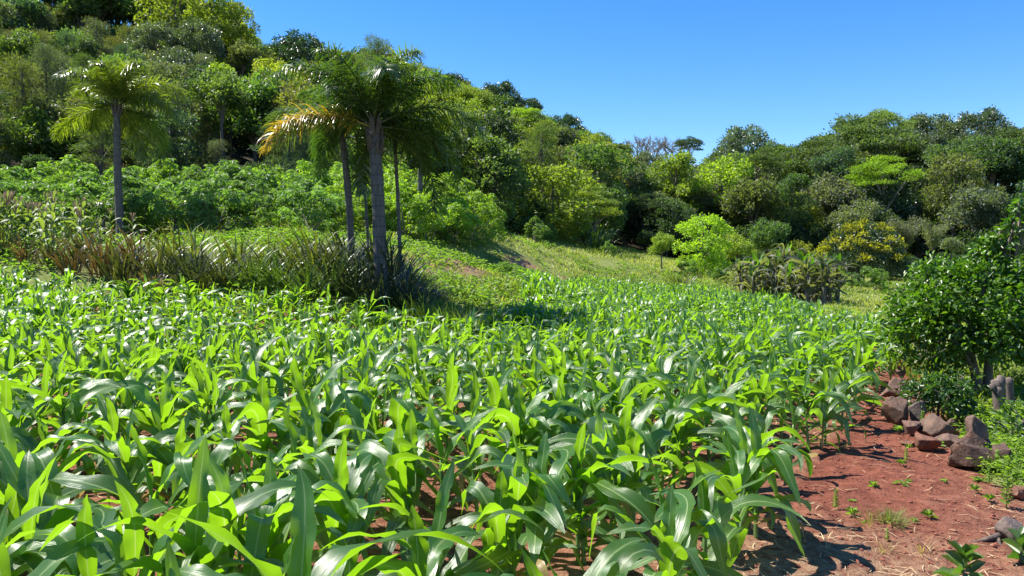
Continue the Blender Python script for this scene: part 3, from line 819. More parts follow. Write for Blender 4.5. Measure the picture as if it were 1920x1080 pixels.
# ------------------------------------------------------------------ the forest: trees that can be told apart
T = tree_px
NAMED = [
 # left hillside
 ('feather', 30, 60, 130, 66, 'grey', "grey-green feathery tree filling the top left corner"),
 ('feather', 112, 105, 120, 62, 'silver', "pale feathery tree just behind the slender palm's left side"),
 ('feather', 178, 40, 105, 70, 'grey', "tall grey feathery tree rising above the slender palm"),
 ('feather', 232, 85, 80, 68, 'blue', "dusky feathery tree just right of the slender palm's top"),
 ('broad', 62, 190, 160, 50, 'light', "pale-leaved low tree at the left edge above the cassava"),
 ('broad', 120, 235, 90, 52, 'mid', "shaded small tree between the left edge and the slender palm"),
 ('tall', 325, -50, 130, 84, 'lime', "sunlit yellow-green tree cut by the top edge above the slender palm"),
 ('tall', 395, -45, 90, 88, 'lime', "airy yellow-green tree cut by the top edge near the sky"),
 ('tall', 440, 0, 80, 90, 'lime', "airy ragged tree standing against the sky where the hillside skyline starts"),
 ('dome', 290, 45, 100, 76, 'silver', "silver-flecked glossy tree below the sunlit ridge trees"),
 ('dome', 372, 40, 95, 78, 'silver', "silver-flecked dark tree under the airy yellow-green tree"),
 ('dome', 330, 90, 90, 72, 'grey', "dull silvery tree below the pair of silver-flecked trees"),
 ('tall', 408, 112, 80, 66, 'lime', "yellow-green tree with tufted lobes left of the big palm's crown"),
 ('broad', 455, 75, 70, 84, 'olive', "olive tree just below the start of the hillside skyline"),
 ('broad', 515, 108, 80, 76, 'lime', "bright tufted tree left of the big palm's crown, below the dark dome"),
 ('dome', 560, 62, 112, 98, 'dark', "dark green domed tree on the skyline left of the big palm"),
 ('feather', 385, 190, 125, 54, 'grey', "grey feathery tree between the slender palm and the yellow frond"),
 ('feather', 300, 215, 100, 50, 'silver', "pale feathery small tree right of the slender palm's trunk"),
 ('feather', 405, 265, 85, 48, 'grey', "low feathery conifer-like tree standing above the cassava between the palms"),
 ('broad', 480, 150, 95, 64, 'olive', "olive tree behind the left side of the big palm's crown"),
 ('umbrella', 640, 92, 115, 100, 'light', "light airy tree on the skyline left of the big palm's top"),
 ('feather', 705, 74, 120, 96, 'mid', "pointed feathery tree on the skyline behind the big palm's top"),
 ('broad', 770, 112, 100, 98, 'light', "pale tree on the skyline just right of the big palm's top"),
 ('dome', 850, 138, 80, 112, 'dark', "dark tree on the skyline right of the big palm"),
 ('umbrella', 875, 155, 100, 104, 'lime', "yellow-green flat tree below the skyline right of the big palm"),
 ('dome', 935, 155, 95, 112, 'dark', "dark domed tree halfway down the hillside skyline"),
 ('dome', 990, 184, 60, 112, 'blue', "small dusky tree on the falling hillside skyline"),
 ('umbrella', 985, 198, 105, 96, 'acid', "bright yellow-green feathery tree in the middle of the hillside"),
 ('umbrella', 1015, 225, 100, 92, 'lime', "yellow-green feathery tree just below the brightest hillside tree"),
 ('dome', 1060, 215, 80, 108, 'blue', "dusky blue-green tree near the foot of the hillside skyline"),
 ('broad', 1100, 232, 85, 105, 'mid', "ragged tree ending the hillside skyline beside the bare trees"),
 ('tall', 1025, 290, 75, 80, 'lime', "lime green tree low on the hillside left of the brown-grey tree"),
 ('dome', 1110, 285, 100, 88, 'brown', "brown-grey rounded tree below the bare trees on the left"),
 ('tall', 1050, 330, 85, 66, 'lime', "pale young tree with a thin visible trunk at the forest edge"),
 ('broad', 1110, 345, 85, 66, 'light', "light green tree at the forest edge right of the thin-trunked young tree"),
 ('broad', 945, 265, 110, 78, 'mid', "layered mid green tree in the middle of the hillside"),
 ('tall', 880, 190, 110, 84, 'light', "light green tree right of the big palm's upper fronds"),
 ('broad', 880, 300, 120, 56, 'lime', "yellow-green bushy tree right of the big palm's trunk"),
 ('broad', 800, 325, 110, 50, 'light', "low light green tree behind the drooping right fronds of the big palm"),
 ('dome', 930, 330, 90, 60, 'dark', "dark glossy tree on the forest edge above the bare meadow"),
 ('broad', 180, -75, 150, 86, 'mid', "mid green tree cut by the top edge right above the slender palm"),
 ('broad', 215, -60, 130, 92, 'light', "light green tree cut by the top edge left of the sunlit yellow-green one"),
 ('broad', 100, -110, 150, 88, 'olive', "olive tree cut by the top edge left of the slender palm's top"),
 # valley
 ('bare', 1188, 243, 80, 112, 'brown', "leafless grey tree on the skyline, left one of the bare trees"),
 ('bare', 1222, 242, 80, 112, 'brown', "leafless grey tree on the skyline, middle one of the bare trees"),
 ('bare', 1258, 244, 76, 112, 'brown', "leafless grey tree on the skyline, right one of the bare trees"),
 ('umbrella', 1292, 254, 52, 108, 'dark', "small dark umbrella tree alone on the skyline right of the bare trees"),
 ('broad', 1150, 272, 90, 98, 'olive', "hazy olive tree directly under the bare trees"),
 ('dome', 1215, 285, 80, 94, 'grey', "grey-green rounded tree beneath the bare trees"),
 ('tall', 1268, 280, 110, 84, 'lime', "tall yellow-green lobed tree behind the small round lime tree"),
 ('tall', 1355, 288, 130, 86, 'lime', "wide yellow-green lobed tree behind the bright lime young tree"),
 ('broad', 1410, 330, 110, 80, 'olive', "olive lobed tree right above the bright lime young tree"),
 ('dome', 1395, 238, 118, 116, 'grey', "pale grey-green domed tree on the skyline above the bright lime young tree"),
 ('broad', 1450, 262, 80, 110, 'mid', "mid green tree right of the pale domed skyline tree"),
 ('broad', 1210, 375, 110, 76, 'dark', "shaded dark tree in the forest wall left of the bright lime young tree"),  # forest wall: its shade is put into the dark tint of these trees
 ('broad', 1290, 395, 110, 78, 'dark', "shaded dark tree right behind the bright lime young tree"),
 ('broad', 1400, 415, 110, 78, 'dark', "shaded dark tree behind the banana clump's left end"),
 # right wood
 ('umbrella', 1530, 252, 175, 98, 'mid', "wide feathery tree climbing to the highest tree of the right wood"),
 ('umbrella', 1620, 212, 190, 100, 'mid', "broad feathery tree forming the high shoulder of the right wood"),
 ('umbrella', 1652, 201, 105, 104, 'light', "highest feathery tree at the top of the right wood"),
 ('dome', 1745, 214, 120, 106, 'grey', "grey-green tree right of the highest feathery tree"),
 ('dome', 1835, 207, 125, 104, 'grey', "grey domed skyline tree near the right edge"),
 ('umbrella', 1905, 238, 150, 92, 'mid', "feathery tree cut by the right edge below the skyline"),
 ('umbrella', 1658, 286, 125, 84, 'acid', "bright lime umbrella tree in the middle of the right wood"),
 ('tall', 1790, 278, 110, 84, 'olive', "olive tree in front of the grey domed skyline tree"),
 ('broad', 1825, 335, 120, 78, 'silver', "dull grey-green tree in the right wood above the tallest citrus branch"),
 ('broad', 1570, 318, 110, 82, 'grey', "grey-leaved tree left of the bright lime umbrella tree"),
 ('tall', 1487, 320, 85, 80, 'mid', "vine-hung tree above the banana clump"),
 ('broad', 1600, 375, 90, 78, 'silver', "pale drooping tree below the grey-leaved tree"),
 ('broad', 1500, 400, 100, 80, 'dark', "shaded dark tree between the banana clump and the vine-hung tree"),  # base of the wood: shade painted in through the dark tint
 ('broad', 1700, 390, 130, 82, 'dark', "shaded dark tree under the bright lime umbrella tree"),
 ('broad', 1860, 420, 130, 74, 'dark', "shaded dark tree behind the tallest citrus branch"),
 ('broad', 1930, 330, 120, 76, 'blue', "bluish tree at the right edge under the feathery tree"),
 ('dome', 1655, 332, 125, 86, 'dark', "dark tree filling the shade right below the bright lime umbrella tree"),  # this tree and the next carry the shade below the crown as dark leaf colour
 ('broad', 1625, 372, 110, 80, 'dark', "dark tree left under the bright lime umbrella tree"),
 ('spray', 1655, 408, 70, 62, 'silver', "pale grey bamboo-like clump left behind the orange-topped mango"),
 ('spray', 1700, 395, 75, 62, 'silver', "pale grey bamboo-like clump directly above the orange-topped mango"),
 ('spray', 1750, 402, 70, 62, 'silver', "pale grey bamboo-like clump right of the orange-topped mango"),
 ('shrub', 1785, 445, 55, 56, 'grey', "small pale rounded shrub right of the bamboo-like clumps"),
]
for k in NAMED: T(*k)

# in front of the wood
def lone(kind, px, base_py, top, wpx, d, tint, label, cat="tree", name=None):
    p = P(px, top, d)
    o = tree(kind, p[0], d, p[2], wpx * d / F, tint, label, seed=int(px), cat=cat, name=name)
    return o
lone('tall', 1320, 515, 395, 108, 47, 'acid', "bright lime green young tree on the meadow edge", name="young_tree")
lone('broad', 1241, 505, 434, 52, 46, 'lime', "small round lime tree left of the bright young tree", name="young_tree")
lone('broad', 1385, 500, 432, 70, 52, 'lime', "yellow-green bush behind the right side of the bright young tree", name="young_tree")
lone('broad', 1438, 500, 408, 82, 56, 'mid', "dark round leafy tree above the banana clump", name="young_tree")
lone('broad', 1503, 520, 450, 72, 56, 'orange', "yellowish round tree just left of the big mango", name="mango_tree")
mango = lone('dome', 1618, 542, 420, 145, 52, 'dark', "big round mango tree with orange-yellow new leaves on its top", name="mango_tree")
# the mango's flush of young leaves: clumps on its sunny upper side
def flush(o, n, seed, zc, w, h):
    g = np.random.default_rng(seed); b = MB()
    d = sphere_dirs(g, n, -.05); c = d * np.array([w, w, h]) * g.uniform(.93, 1.06, (n, 1)) + np.array([0, 0, zc])
    for ci in c:
        m = 70; dd = sphere_dirs(g, m, -.2)
        leaves_at(b, ci + dd * .33 * g.uniform(.3, 1, (m, 1)), dd + g.normal(0, .4, (m, 3)), g.uniform(.15, .26, m), g.uniform(.08, .13, m), g)
    x = link("young_leaves", b.mesh("young_leaves", M_LEAF), o); x.color = (.20, .195, .024, 1); x["label"] = "orange-yellow flush of young leaves"
flush(mango, 58, 5, 2.1, 2.5, 2.25)

# filler: the forest closed up to the skyline
SKY = [(-400, -300), (0, -190), (200, -95), (440, 5), (480, 72), (560, 66), (610, 95), (700, 78), (790, 118), (850, 140), (930, 165), (1000, 205), (1060, 225), (1130, 250), (1160, 285), (1260, 292), (1330, 292),
       (1345, 255), (1395, 242), (1450, 268), (1520, 262), (1600, 222), (1650, 206), (1700, 232), (1760, 222), (1880, 225), (1920, 245), (2300, 230)]
sx, sy = zip(*SKY)
def zskyline(x, y, up=6):
    """the highest a tree at (x, y) may reach to stay under the ridge line of the wood"""
    px = 960 + F * x / y
    return P(px, np.interp(px, sx, sy) + up, y)[2]
g = np.random.default_rng(17)
cand = []
for y in np.arange(43, 128, 3.7):
    for x in np.arange(-85, 90, 4.2):
        cand.append((x + g.normal(0, 1.1) + (int(y) % 2) * 2, y + g.normal(0, 1.0)))
filler = []
for x, y in cand:
    px = 960 + F * x / y
    if px < -140 or px > 2060: continue
    wl = np.interp(x, [w[0] for w in WOODLINE], [w[1] for w in WOODLINE])
    if y < wl + 1.0: continue
    gz = hz(x, y); lim = zskyline(x, y, g.uniform(2, 18) if 600 < px < 1150 else g.uniform(4, 26))
    left = px < 1130
    hmax = (g.uniform(5.5, 9.0) if y < 88 else g.uniform(9, 13.5)) if left else g.uniform(8, 13.5)
    if left and y < wl + 5: hmax *= .75
    if not left: hmax = g.uniform(3.8, 6.0) if y < wl + 6 else (g.uniform(6, 8.5) if y < wl + 12 else hmax)
    zt = min(gz + hmax, lim)
    if zt - gz < 2.2: continue
    w = g.uniform(4.0, 6.4) if left else g.uniform(4.6, 7.2)
    w = min(w, (zt - gz) * 1.25)
    # is it seen at all? the ground slopes steeply on the left; in the valley keep the front ranks and the skyline ranks
    if not left and y > wl + 24 and zt < lim - 1.5 and g.random() < .5: continue
    u = fbm(np.array([x * .09]), np.array([y * .09]), 33)[0] + g.normal(0, .12)
    if px < 420 and y < 80: kind = g.choice(['feather', 'broad', 'tall', 'dome'], p=[.42, .28, .24, .06]); tint = g.choice(['grey', 'silver', 'blue', 'mid', 'olive', 'dark'], p=[.3, .15, .2, .15, .1, .1])
    elif left: kind = g.choice(['feather', 'broad', 'tall', 'dome', 'umbrella'], p=[.06, .40, .32, .04, .18]); tint = g.choice(['light', 'lime', 'mid', 'dark', 'olive', 'blue', 'grey'], p=[.30, .24, .22, .06, .1, .04, .04] if px > 720 else [.16, .10, .26, .14, .18, .06, .10])
    else: kind = g.choice(['broad', 'tall', 'dome', 'umbrella'], p=[.40, .28, .08, .24]); tint = g.choice(['mid', 'dark', 'grey', 'olive', 'blue', 'light'], p=[.34, .08, .20, .16, .04, .18])
    if y < wl + 6:                       # front rank: understorey shade is put into the darker leaf tints
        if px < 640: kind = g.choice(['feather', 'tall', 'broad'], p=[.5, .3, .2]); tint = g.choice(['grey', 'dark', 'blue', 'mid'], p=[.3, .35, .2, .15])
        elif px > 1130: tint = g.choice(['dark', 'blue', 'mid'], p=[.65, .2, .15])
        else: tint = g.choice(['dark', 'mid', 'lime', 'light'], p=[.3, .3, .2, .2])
    filler.append((kind, x, y, zt, w, tint))
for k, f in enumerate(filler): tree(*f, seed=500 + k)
# the ranks that carry the ridge line
for px in np.arange(590, 1150, 24):
    px += g.normal(0, 6); y = g.uniform(106, 114); x = (px - 960) / F * y
    tree(g.choice(['broad', 'tall', 'umbrella']), x, y, zskyline(x, y, g.uniform(0, 12)), g.uniform(5.0, 7.0), g.choice(['mid', 'light', 'olive', 'dark', 'lime'], p=[.32, .22, .2, .14, .12]), seed=1500 + int(px))
# undergrowth shrubs along the foot of the wood, its shade coloured into their dark tints
for k in range(46):
    px = g.uniform(-60, 1900); x0 = np.interp(px, [0, 1000, 1920], [-29, 2, 50])
    if px < 1150 and px > 700: y = np.interp(px, [700, 900, 1150], [44, 47, 63]) + g.normal(0, .8)
    elif px <= 700: y = 45 + g.normal(0, .8)
    else: y = np.interp(px, [1150, 1300, 1600, 1950], [64, 71, 72, 70]) + g.normal(0, 1.5)
    x = (px - 960) / F * y; hh = g.uniform(1.2, 2.6)
    tree('shrub', x, y, hz(x, y) + hh, g.uniform(2.0, 3.6), g.choice(['dark', 'mid', 'blue'], p=[.6, .2, .2]) if px > 1000 else (g.choice(['dark', 'mid', 'light']) if px > 650 else g.choice(['dark', 'blue'])), seed=900 + k)

# labels for the unnamed trees: look plus the landmark they stand by
MARKS = [(225, 190, "the slender palm's crown"), (700, 210, "the big palm's crown"), (560, 90, "the dark skyline dome"), (1220, 265, "the bare trees"), (1320, 440, "the bright lime young tree"), (1618, 460, "the orange-topped mango"),
         (1658, 310, "the lime umbrella tree"), (1650, 215, "the highest feathery tree"), (1835, 225, "the grey domed skyline tree"), (985, 230, "the brightest hillside tree"), (1395, 250, "the pale domed skyline tree"), (80, 380, "the cassava patch's left end"),
         (420, 370, "the cassava patch's top"), (1050, 390, "the thin-trunked young tree"), (330, 0, "the sunlit ridge trees"), (1840, 430, "the tallest citrus branch"), (1110, 300, "the brown-grey tree"), (40, 60, "the top left corner"), (1480, 460, "the banana clump"), (850, 350, "the drooping right fronds")]
used = Counter(t[0]["label"] for t in TREES if t[0].get("label"))
todo = [t for t in TREES if not t[0].get("label")]
def describe(t, lvl):
    o, px, py, kind, tint, size = t
    ds = sorted(MARKS, key=lambda m: math.hypot((m[0] - px), (m[1] - py) * 1.2))
    def rel(m):
        dx, dy = px - m[0], py - m[1]
        if abs(dy) > abs(dx) * 1.4: return f"{'above' if dy < 0 else 'below'} {m[2]}"
        s = 'left' if dx < 0 else 'right'
        if abs(dy) > abs(dx) * .6: return f"{'up' if dy < 0 else 'down'} and {s} of {m[2]}"
        return f"{s} of {m[2]}"
    if lvl == 0: return f"{TINTWORD[tint]} {KINDWORD[kind]} {rel(ds[0])}"
    szw = 'small' if size < 70 else ('large' if size > 110 else 'medium-sized')
    if lvl == 1: return f"{szw} {TINTWORD[tint]} {KINDWORD[kind]} {rel(ds[0])}"
    return f"{TINTWORD[tint]} {KINDWORD[kind]} {rel(ds[0])} and {rel(ds[1])}"
for lvl in (0, 1, 2):
    c = Counter(describe(t, lvl) for t in todo); left_ = []
    for t in todo:
        l = describe(t, lvl)
        if c[l] == 1 and used[l] == 0 and len(l.split()) <= 16: t[0]["label"] = l; used[l] += 1
        else: left_.append(t)
    todo = left_
for t in todo:
    l = describe(t, 0); t[0]["label"] = l
for t in TREES:
    o, px, py, kind, tint, size = t
    if kind == 'shrub': o["group"] = "shrubs at the foot of the forest"
    elif o.name.split('.')[0] not in ('young_tree', 'mango_tree'): o["group"] = "trees on the left hillside" if px < 1130 else "trees of the right wood"
print("trees", len(TREES), "sharing", len(todo))
# ------------------------------------------------------------------ palms
def frond_arrays(g, L, e0, droop, npair=58, lw=.034, hang=.9, ll0=1.0):
    """arched rachis in the x-z plane and its leaflets"""
    s = np.linspace(0, 1, 15); e = e0 - droop * s ** 1.6
    x = np.concatenate([[0], np.cumsum(np.cos(e[:-1]))]) * L / 14; z = np.concatenate([[0], np.cumsum(np.sin(e[:-1]))]) * L / 14
    yb = g.normal(0, .10) * L * s ** 2
    ra = np.stack([x, yb, z], -1)
    rb = MB(); tube(rb, ra, np.linspace(.026, .005, 15), 5, .5)
    lb = MB()
    f = np.repeat(np.linspace(.13, .995, npair), 2); sg = np.tile([1, -1], npair)
    n = len(f)
    p = np.stack([np.interp(f, s, ra[:, j]) for j in range(3)], -1)
    ee = np.interp(f, s, e); t = np.stack([np.cos(ee), np.zeros(n), np.sin(ee)], -1)
    up = np.stack([-np.sin(ee), np.zeros(n), np.cos(ee)], -1); sd = np.array([0, 1.0, 0]) * sg[:, None]
    ll = ll0 * L * (.08 + .165 * np.sin(np.pi * np.clip(f * 1.02, 0, 1)) ** .7) * g.uniform(.8, 1.15, n)
    d = nrm(sd * g.uniform(.6, 1.0, (n, 1)) + t * g.uniform(.35, .8, (n, 1)) + up * g.normal(.15, .42, (n, 1)))
    w = lw * g.uniform(.8, 1.2, n)
    k = 5; V = []
    pos = p.copy(); dd = d.copy()
    wv = nrm(np.cross(dd, up + g.normal(0, .3, (n, 3))))
    for i in range(k):
        ww = w * [.7, 1, .85, .55, .08][i]
        V.append(np.stack([pos - wv * ww[:, None] / 2, pos + wv * ww[:, None] / 2], 1))
        pos = pos + dd * (ll / (k - 1))[:, None]
        dd = nrm(dd + np.array([0, 0, -1.0]) * (hang * .42 * (i + 1) / 2))
    V = np.stack(V, 1).reshape(n, 2 * k, 3)
    b = (np.arange(n) * 2 * k)[:, None, None]
    i = (np.arange(k - 1) * 2)[None, :, None]
    q = (b + i + np.array([0, 1, 3, 2])).reshape(-1, 4)
    lb.add(V.reshape(-1, 3), q, None, np.repeat(g.random(n) * .7 + g.random() * .3, 2 * k))
    return rb, lb

def palm(name, label, base, top, lean_mid, r0, nfr, L, seed, skirt=0.6, yellow=None, tint=(.045, .085, .022), trunk_mat=None, group=None, lw=.027, rings=True, hang=1.0, elev=(1.50, -.15), npair=120, azs=None, ll0=1.0):
    g = np.random.default_rng(seed)
    root = empty(name, base)
    base, top = np.asarray(base, float), np.asarray(top, float); h = top - base
    s = np.linspace(0, 1, 14)
    pts = h[None] * s[:, None] + np.outer(np.sin(s * np.pi), [lean_mid, 0, 0]); pts[0, 2] -= .15
    b = MB(); tube(b, pts, r0 * (np.interp(s, [0, .08, .5, 1], [1.35, 1.05, 1.0, .85]) + g.normal(0, .03, 14)), 12, .5)
    link("trunk", b.mesh("trunk", trunk_mat or M_PALMBARK), root)
    # old leaf bases under the crown
    if skirt > 0:
        b = MB()
        for i in range(int(34 * max(skirt, .3))):
            a = i * 2.4; zf = g.random(); z = h[2] * 1.0 - skirt * zf
            c = np.array([np.interp(z, pts[:, 2], pts[:, j]) for j in range(2)])
            o = np.array([math.cos(a), math.sin(a)])
            q0 = np.array([*(c + o * r0 * .75), z]); q1 = np.array([*(c + o * (r0 * 1.05)), z + .2]); q2 = np.array([*(c + o * (r0 * 1.15 + g.uniform(.0, .06))), z + g.uniform(.3, .45)])
            tube(b, [q0, q1, q2], [r0 * .34, r0 * .28, r0 * .10], 6, g.random())
        link("leaf_bases", b.mesh("leaf_bases", M_BOOT), root)
    for i in range(nfr):
        f = (i + .5) / nfr
        e0 = elev[0] + (elev[1] - elev[0]) * f ** 1.35 + g.normal(0, .10)
        a = i * 2.39996 + g.normal(0, .15)
        if f > .42 and math.sin(a) < -.25: a = -a            # few old fronds hang on the side facing the field
        Lf = L * g.uniform(.9, 1.1) * (.70 + .30 * min(1, f / .4))
        rb, lb = frond_arrays(g, Lf, e0, g.uniform(1.7, 2.3) * (1.0 if e0 > .3 else .85), npair, lw, hang, ll0)
        z = np.array([h[0], h[1], h[2] + .10 * (1 - f)])
        fr = link("frond", rb.mesh("frond", M_FROND), root, z, (0, 0, a)); fr.color = (.10, .12, .04, 1)
        lf = link("leaflets", lb.mesh("leaflets", M_FROND), fr)
        c = np.array(tint) * g.uniform(.8, 1.25) + (np.array([.03, .025, 0]) if g.random() < .25 else 0)
        lf.color = (*c, 1)
    if yellow is not None:
        for a, e0, dr, Lf in yellow:
            rb, lb = frond_arrays(g, Lf, e0, dr, npair, lw * 1.1, hang)
            fr = link("frond", rb.mesh("frond", M_FROND), root, h, (0, 0, a)); fr.color = (.35, .25, .05, 1); fr["label"] = "yellow-orange dying frond hanging to the left"
            lf = link("leaflets", lb.mesh("leaflets", M_FROND), fr); lf.color = (.28, .185, .035, 1)
    return tag(root, label, "palm tree", group)

PG = "palms beyond the maize"
def gpx(px, d):
    x = (px - 960) / F * d; return np.array([x, d, hz(x, d)])
b1 = gpx(714, 18.0)
palm("queen_palm", "big dark-green palm with a thick trunk and one yellow frond, rising from dark grass", b1, P(700, 240, 18.0), .03, .155, 30, 2.7, 3, .7, yellow=[(R(199), .34, 1.75, 2.85)], group=PG)
b2 = gpx(660, 19.6)
palm("queen_palm", "grey-trunked palm standing close behind the left side of the big palm", b2, P(640, 235, 19.6), .05, .09, 8, 2.2, 8, .4, tint=(.040, .080, .022), group=PG)
b3 = gpx(690, 20.3)
palm("queen_palm", "thin leaning palm stem between the grey-trunked palm and the big palm", b3, P(668, 262, 20.3), .10, .035, 2, 1.0, 12, .2, group=PG)
b4 = gpx(752, 19.5)
palm("queen_palm", "shaggy thin palm just right of the big palm's trunk", b4, P(738, 235, 19.5), .02, .045, 3, 1.5, 15, .8, tint=(.055, .090, .022), group=PG)
# the dead hanging fibre round the right-hand stem
b5 = gpx(228, 28.0)
palm("queen_palm", "slender palm with a smooth ringed grey trunk, standing alone before the cassava", b5, P(219, 205, 28.0), -.04, .135, 20, 2.6, 21, .3, tint=(.11, .15, .026), group=PG, elev=(1.48, -.35), lw=.036, hang=1.05, ll0=1.2)
b6 = gpx(787, 36.0)
palm("queen_palm", "small far palm seen under the big palm's right fronds", b6, P(789, 262, 36), 0, .12, 12, 1.75, 31, .3, tint=(.05, .085, .03), group=PG, lw=.05)
b7 = gpx(330, 30.0)
palm("young_palm", "young trunkless palm with arching fronds in front of the cassava", b7, b7 + np.array([0, 0, .75]), 0, .06, 9, 1.25, 41, 0, tint=(.11, .15, .035), lw=.035, elev=(1.2, .5), npair=34)
b8 = gpx(196, 29.0)
palm("young_palm", "young palm with yellowish fronds just left of the slender palm's trunk", b8, b8 + np.array([0, 0, 1.0]), 0, .06, 8, 1.1, 43, 0, tint=(.11, .14, .03), lw=.035, elev=(1.2, .4), npair=34)

# ------------------------------------------------------------------ cassava patch
def cassava(seed):
    g = np.random.default_rng(seed); lf, wd = MB(), MB()
    n = 470
    nh = 22; hd = sphere_dirs(g, nh, -.75); hc = hd * g.uniform(.55, 1.15, (nh, 1)) * np.array([1, 1, .9]) + np.array([0, 0, .95]); hr = g.uniform(.24, .46, nh)
    own = g.integers(nh, size=n); d = nrm(sphere_dirs(g, n, -.4) + hd[own] * .5)
    c = hc[own] + d * (hr[own] * g.uniform(.5, 1.1, n))[:, None]; c[:, 2] = np.where(c[:, 2] < .15, g.uniform(.1, .5, n), c[:, 2])
    for ci, di in zip(c, d):
        k = 7; ax = nrm(np.array([di[0] * .5, di[1] * .5, .9]) + g.normal(0, .25, 3))
        u = nrm(np.cross(ax, [0.3, .9, .1])); v = np.cross(ax, u); a = np.linspace(0, 5.4, k) + g.uniform(0, 6.28)
        dd = u * np.cos(a)[:, None] + v * np.sin(a)[:, None] - ax * g.uniform(.25, .75)
        leaves_at(lf, np.repeat(ci[None], k, 0), dd, g.uniform(.15, .23), .058, g, .12, tone=np.full(k, g.random()), pointy=.6)
    for i in range(7):
        t = c[g.integers(n)]
        tube(wd, [[g.normal(0, .1), g.normal(0, .1), -.1], t * .5, t], [.022, .018, .008], 5, g.random())
    return lf.mesh("foliage", M_LEAF), wd.mesh("stem", M_PALEBARK)
CASS = [cassava(60 + k) for k in range(5)]
g = np.random.default_rng(23)
CAS = []
def bush(px, d, s, col, lab, nm="cassava_bush", cat="shrub", grp="cassava bushes in the patch", zs=1.0):
    p = gpx(px, d); fo, st = CASS[g.integers(len(CASS))]
    o = empty(nm, p, g.uniform(0, 6.28)); link("stem", st, o, s=(s, s, s * zs)); f = link("foliage", fo, o, s=(s, s, s * zs)); f.color = (*col, 1)
    return tag(o, lab, cat, grp)
rows_ = [(30.0, 1.05), (32.0, 1.0), (34.3, 1.0), (36.8, .95), (39.5, .95), (42.2, .95)]
for r, (d, s) in enumerate(rows_):
    for px in np.arange(-90, 655, 1450 * 1.75 / d):
        if r == 0 and (430 < px < 520): continue
        x = px + g.normal(0, 8); dd = d + g.normal(0, .35)
        nm = ["front edge", "second tier", "middle", "middle", "upper tier", "top edge"][r]
        sec = "left of the slender palm" if x < 215 else ("right of the slender palm" if x < 330 else ("midway between the two palms" if x < 520 else "by the yellow palm frond"))
        bush(x, dd, s * g.uniform(.78, 1.28) * (1.0 if r else .95), np.array((.095, .165, .050)) * g.uniform(.8, 1.2) if r < 3 else np.array((.130, .210, .036)) * g.uniform(.85, 1.2),
             f"leafy cassava bush in the patch's {nm}, {sec}", grp=f"cassava bushes, {nm}, {sec}")
# brighter bushes climbing right of the big palm
BB = [(760, 33, 1.0), (800, 34, 1.1), (845, 36, 1.1), (885, 38, 1.0), (770, 37, 1.2), (820, 39, 1.2), (870, 41, 1.2), (910, 42, .9), (690, 33, .9), (660, 34, 1.0), (720, 36, 1.1), (680, 39, 1.2), (740, 41, 1.2), (800, 43, 1.3), (850, 44, 1.2), (640, 31, .8), (700, 43, 1.3)]
BBW = ["lowest lime bush right of the shaggy thin palm", "lime bush second right of the shaggy palm", "lime bush on the slope below the drooping right fronds", "lime bush at the right end of the slope thicket", "lime bush behind the lowest one by the shaggy palm",
       "lime bush in the middle of the slope thicket", "upper right lime bush of the slope thicket", "small lime bush by the forest edge right of the thicket", "lime bush seen between the big palm's stems", "lime bush left of the big palm's stems",
       "lime bush right behind the big palm's trunk", "upper lime bush left of the big palm's trunk", "upper lime bush right of the big palm's trunk", "topmost lime bush below the small far palm", "topmost lime bush at the thicket's right", "low lime bush before the grey-trunked palm's foot", "topmost lime bush behind the big palm's trunk"]
for (px, d, s), w in zip(BB, BBW): bush(px, d, s, np.array((.155, .235, .030)) * g.uniform(.8, 1.15), w, "lime_bush", "bush", "lime bushes on the slope behind the palms", 1.05)
for px, d, s, w in [(1003, 47, .75, "dark-bottomed low bush on the meadow's upper edge"), (1030, 50, .6, "small lime bush beside the thin-trunked young tree"), (930, 44, .7, "lime bush at the top left of the bare meadow"), (845, 36, .55, "climbing weed mound above the bare red patch"),
                    (955, 33, .55, "leafy weed mound in the middle of the meadow"), (985, 31, .5, "leafy weed mound beside the far edge of the maize"), (1140, 50, .4, "small dark bush on the upper meadow"), (1290, 45, .5, "low green bush left of the young tree's foot"),
                    (1345, 44, .45, "low green bush right of the young tree's foot"), (1640, 46, .8, "pale bush on the grass before the mango"), (1590, 45, .6, "low pale bush between bananas and mango"), (495, 29.5, .45, "lime seedling bush on the bare red patch before the cassava")]:
    bush(px, d, s, np.array((.10, .17, .03)) * g.uniform(.8, 1.1), w, "meadow_bush", "bush", "bushes on the meadow")

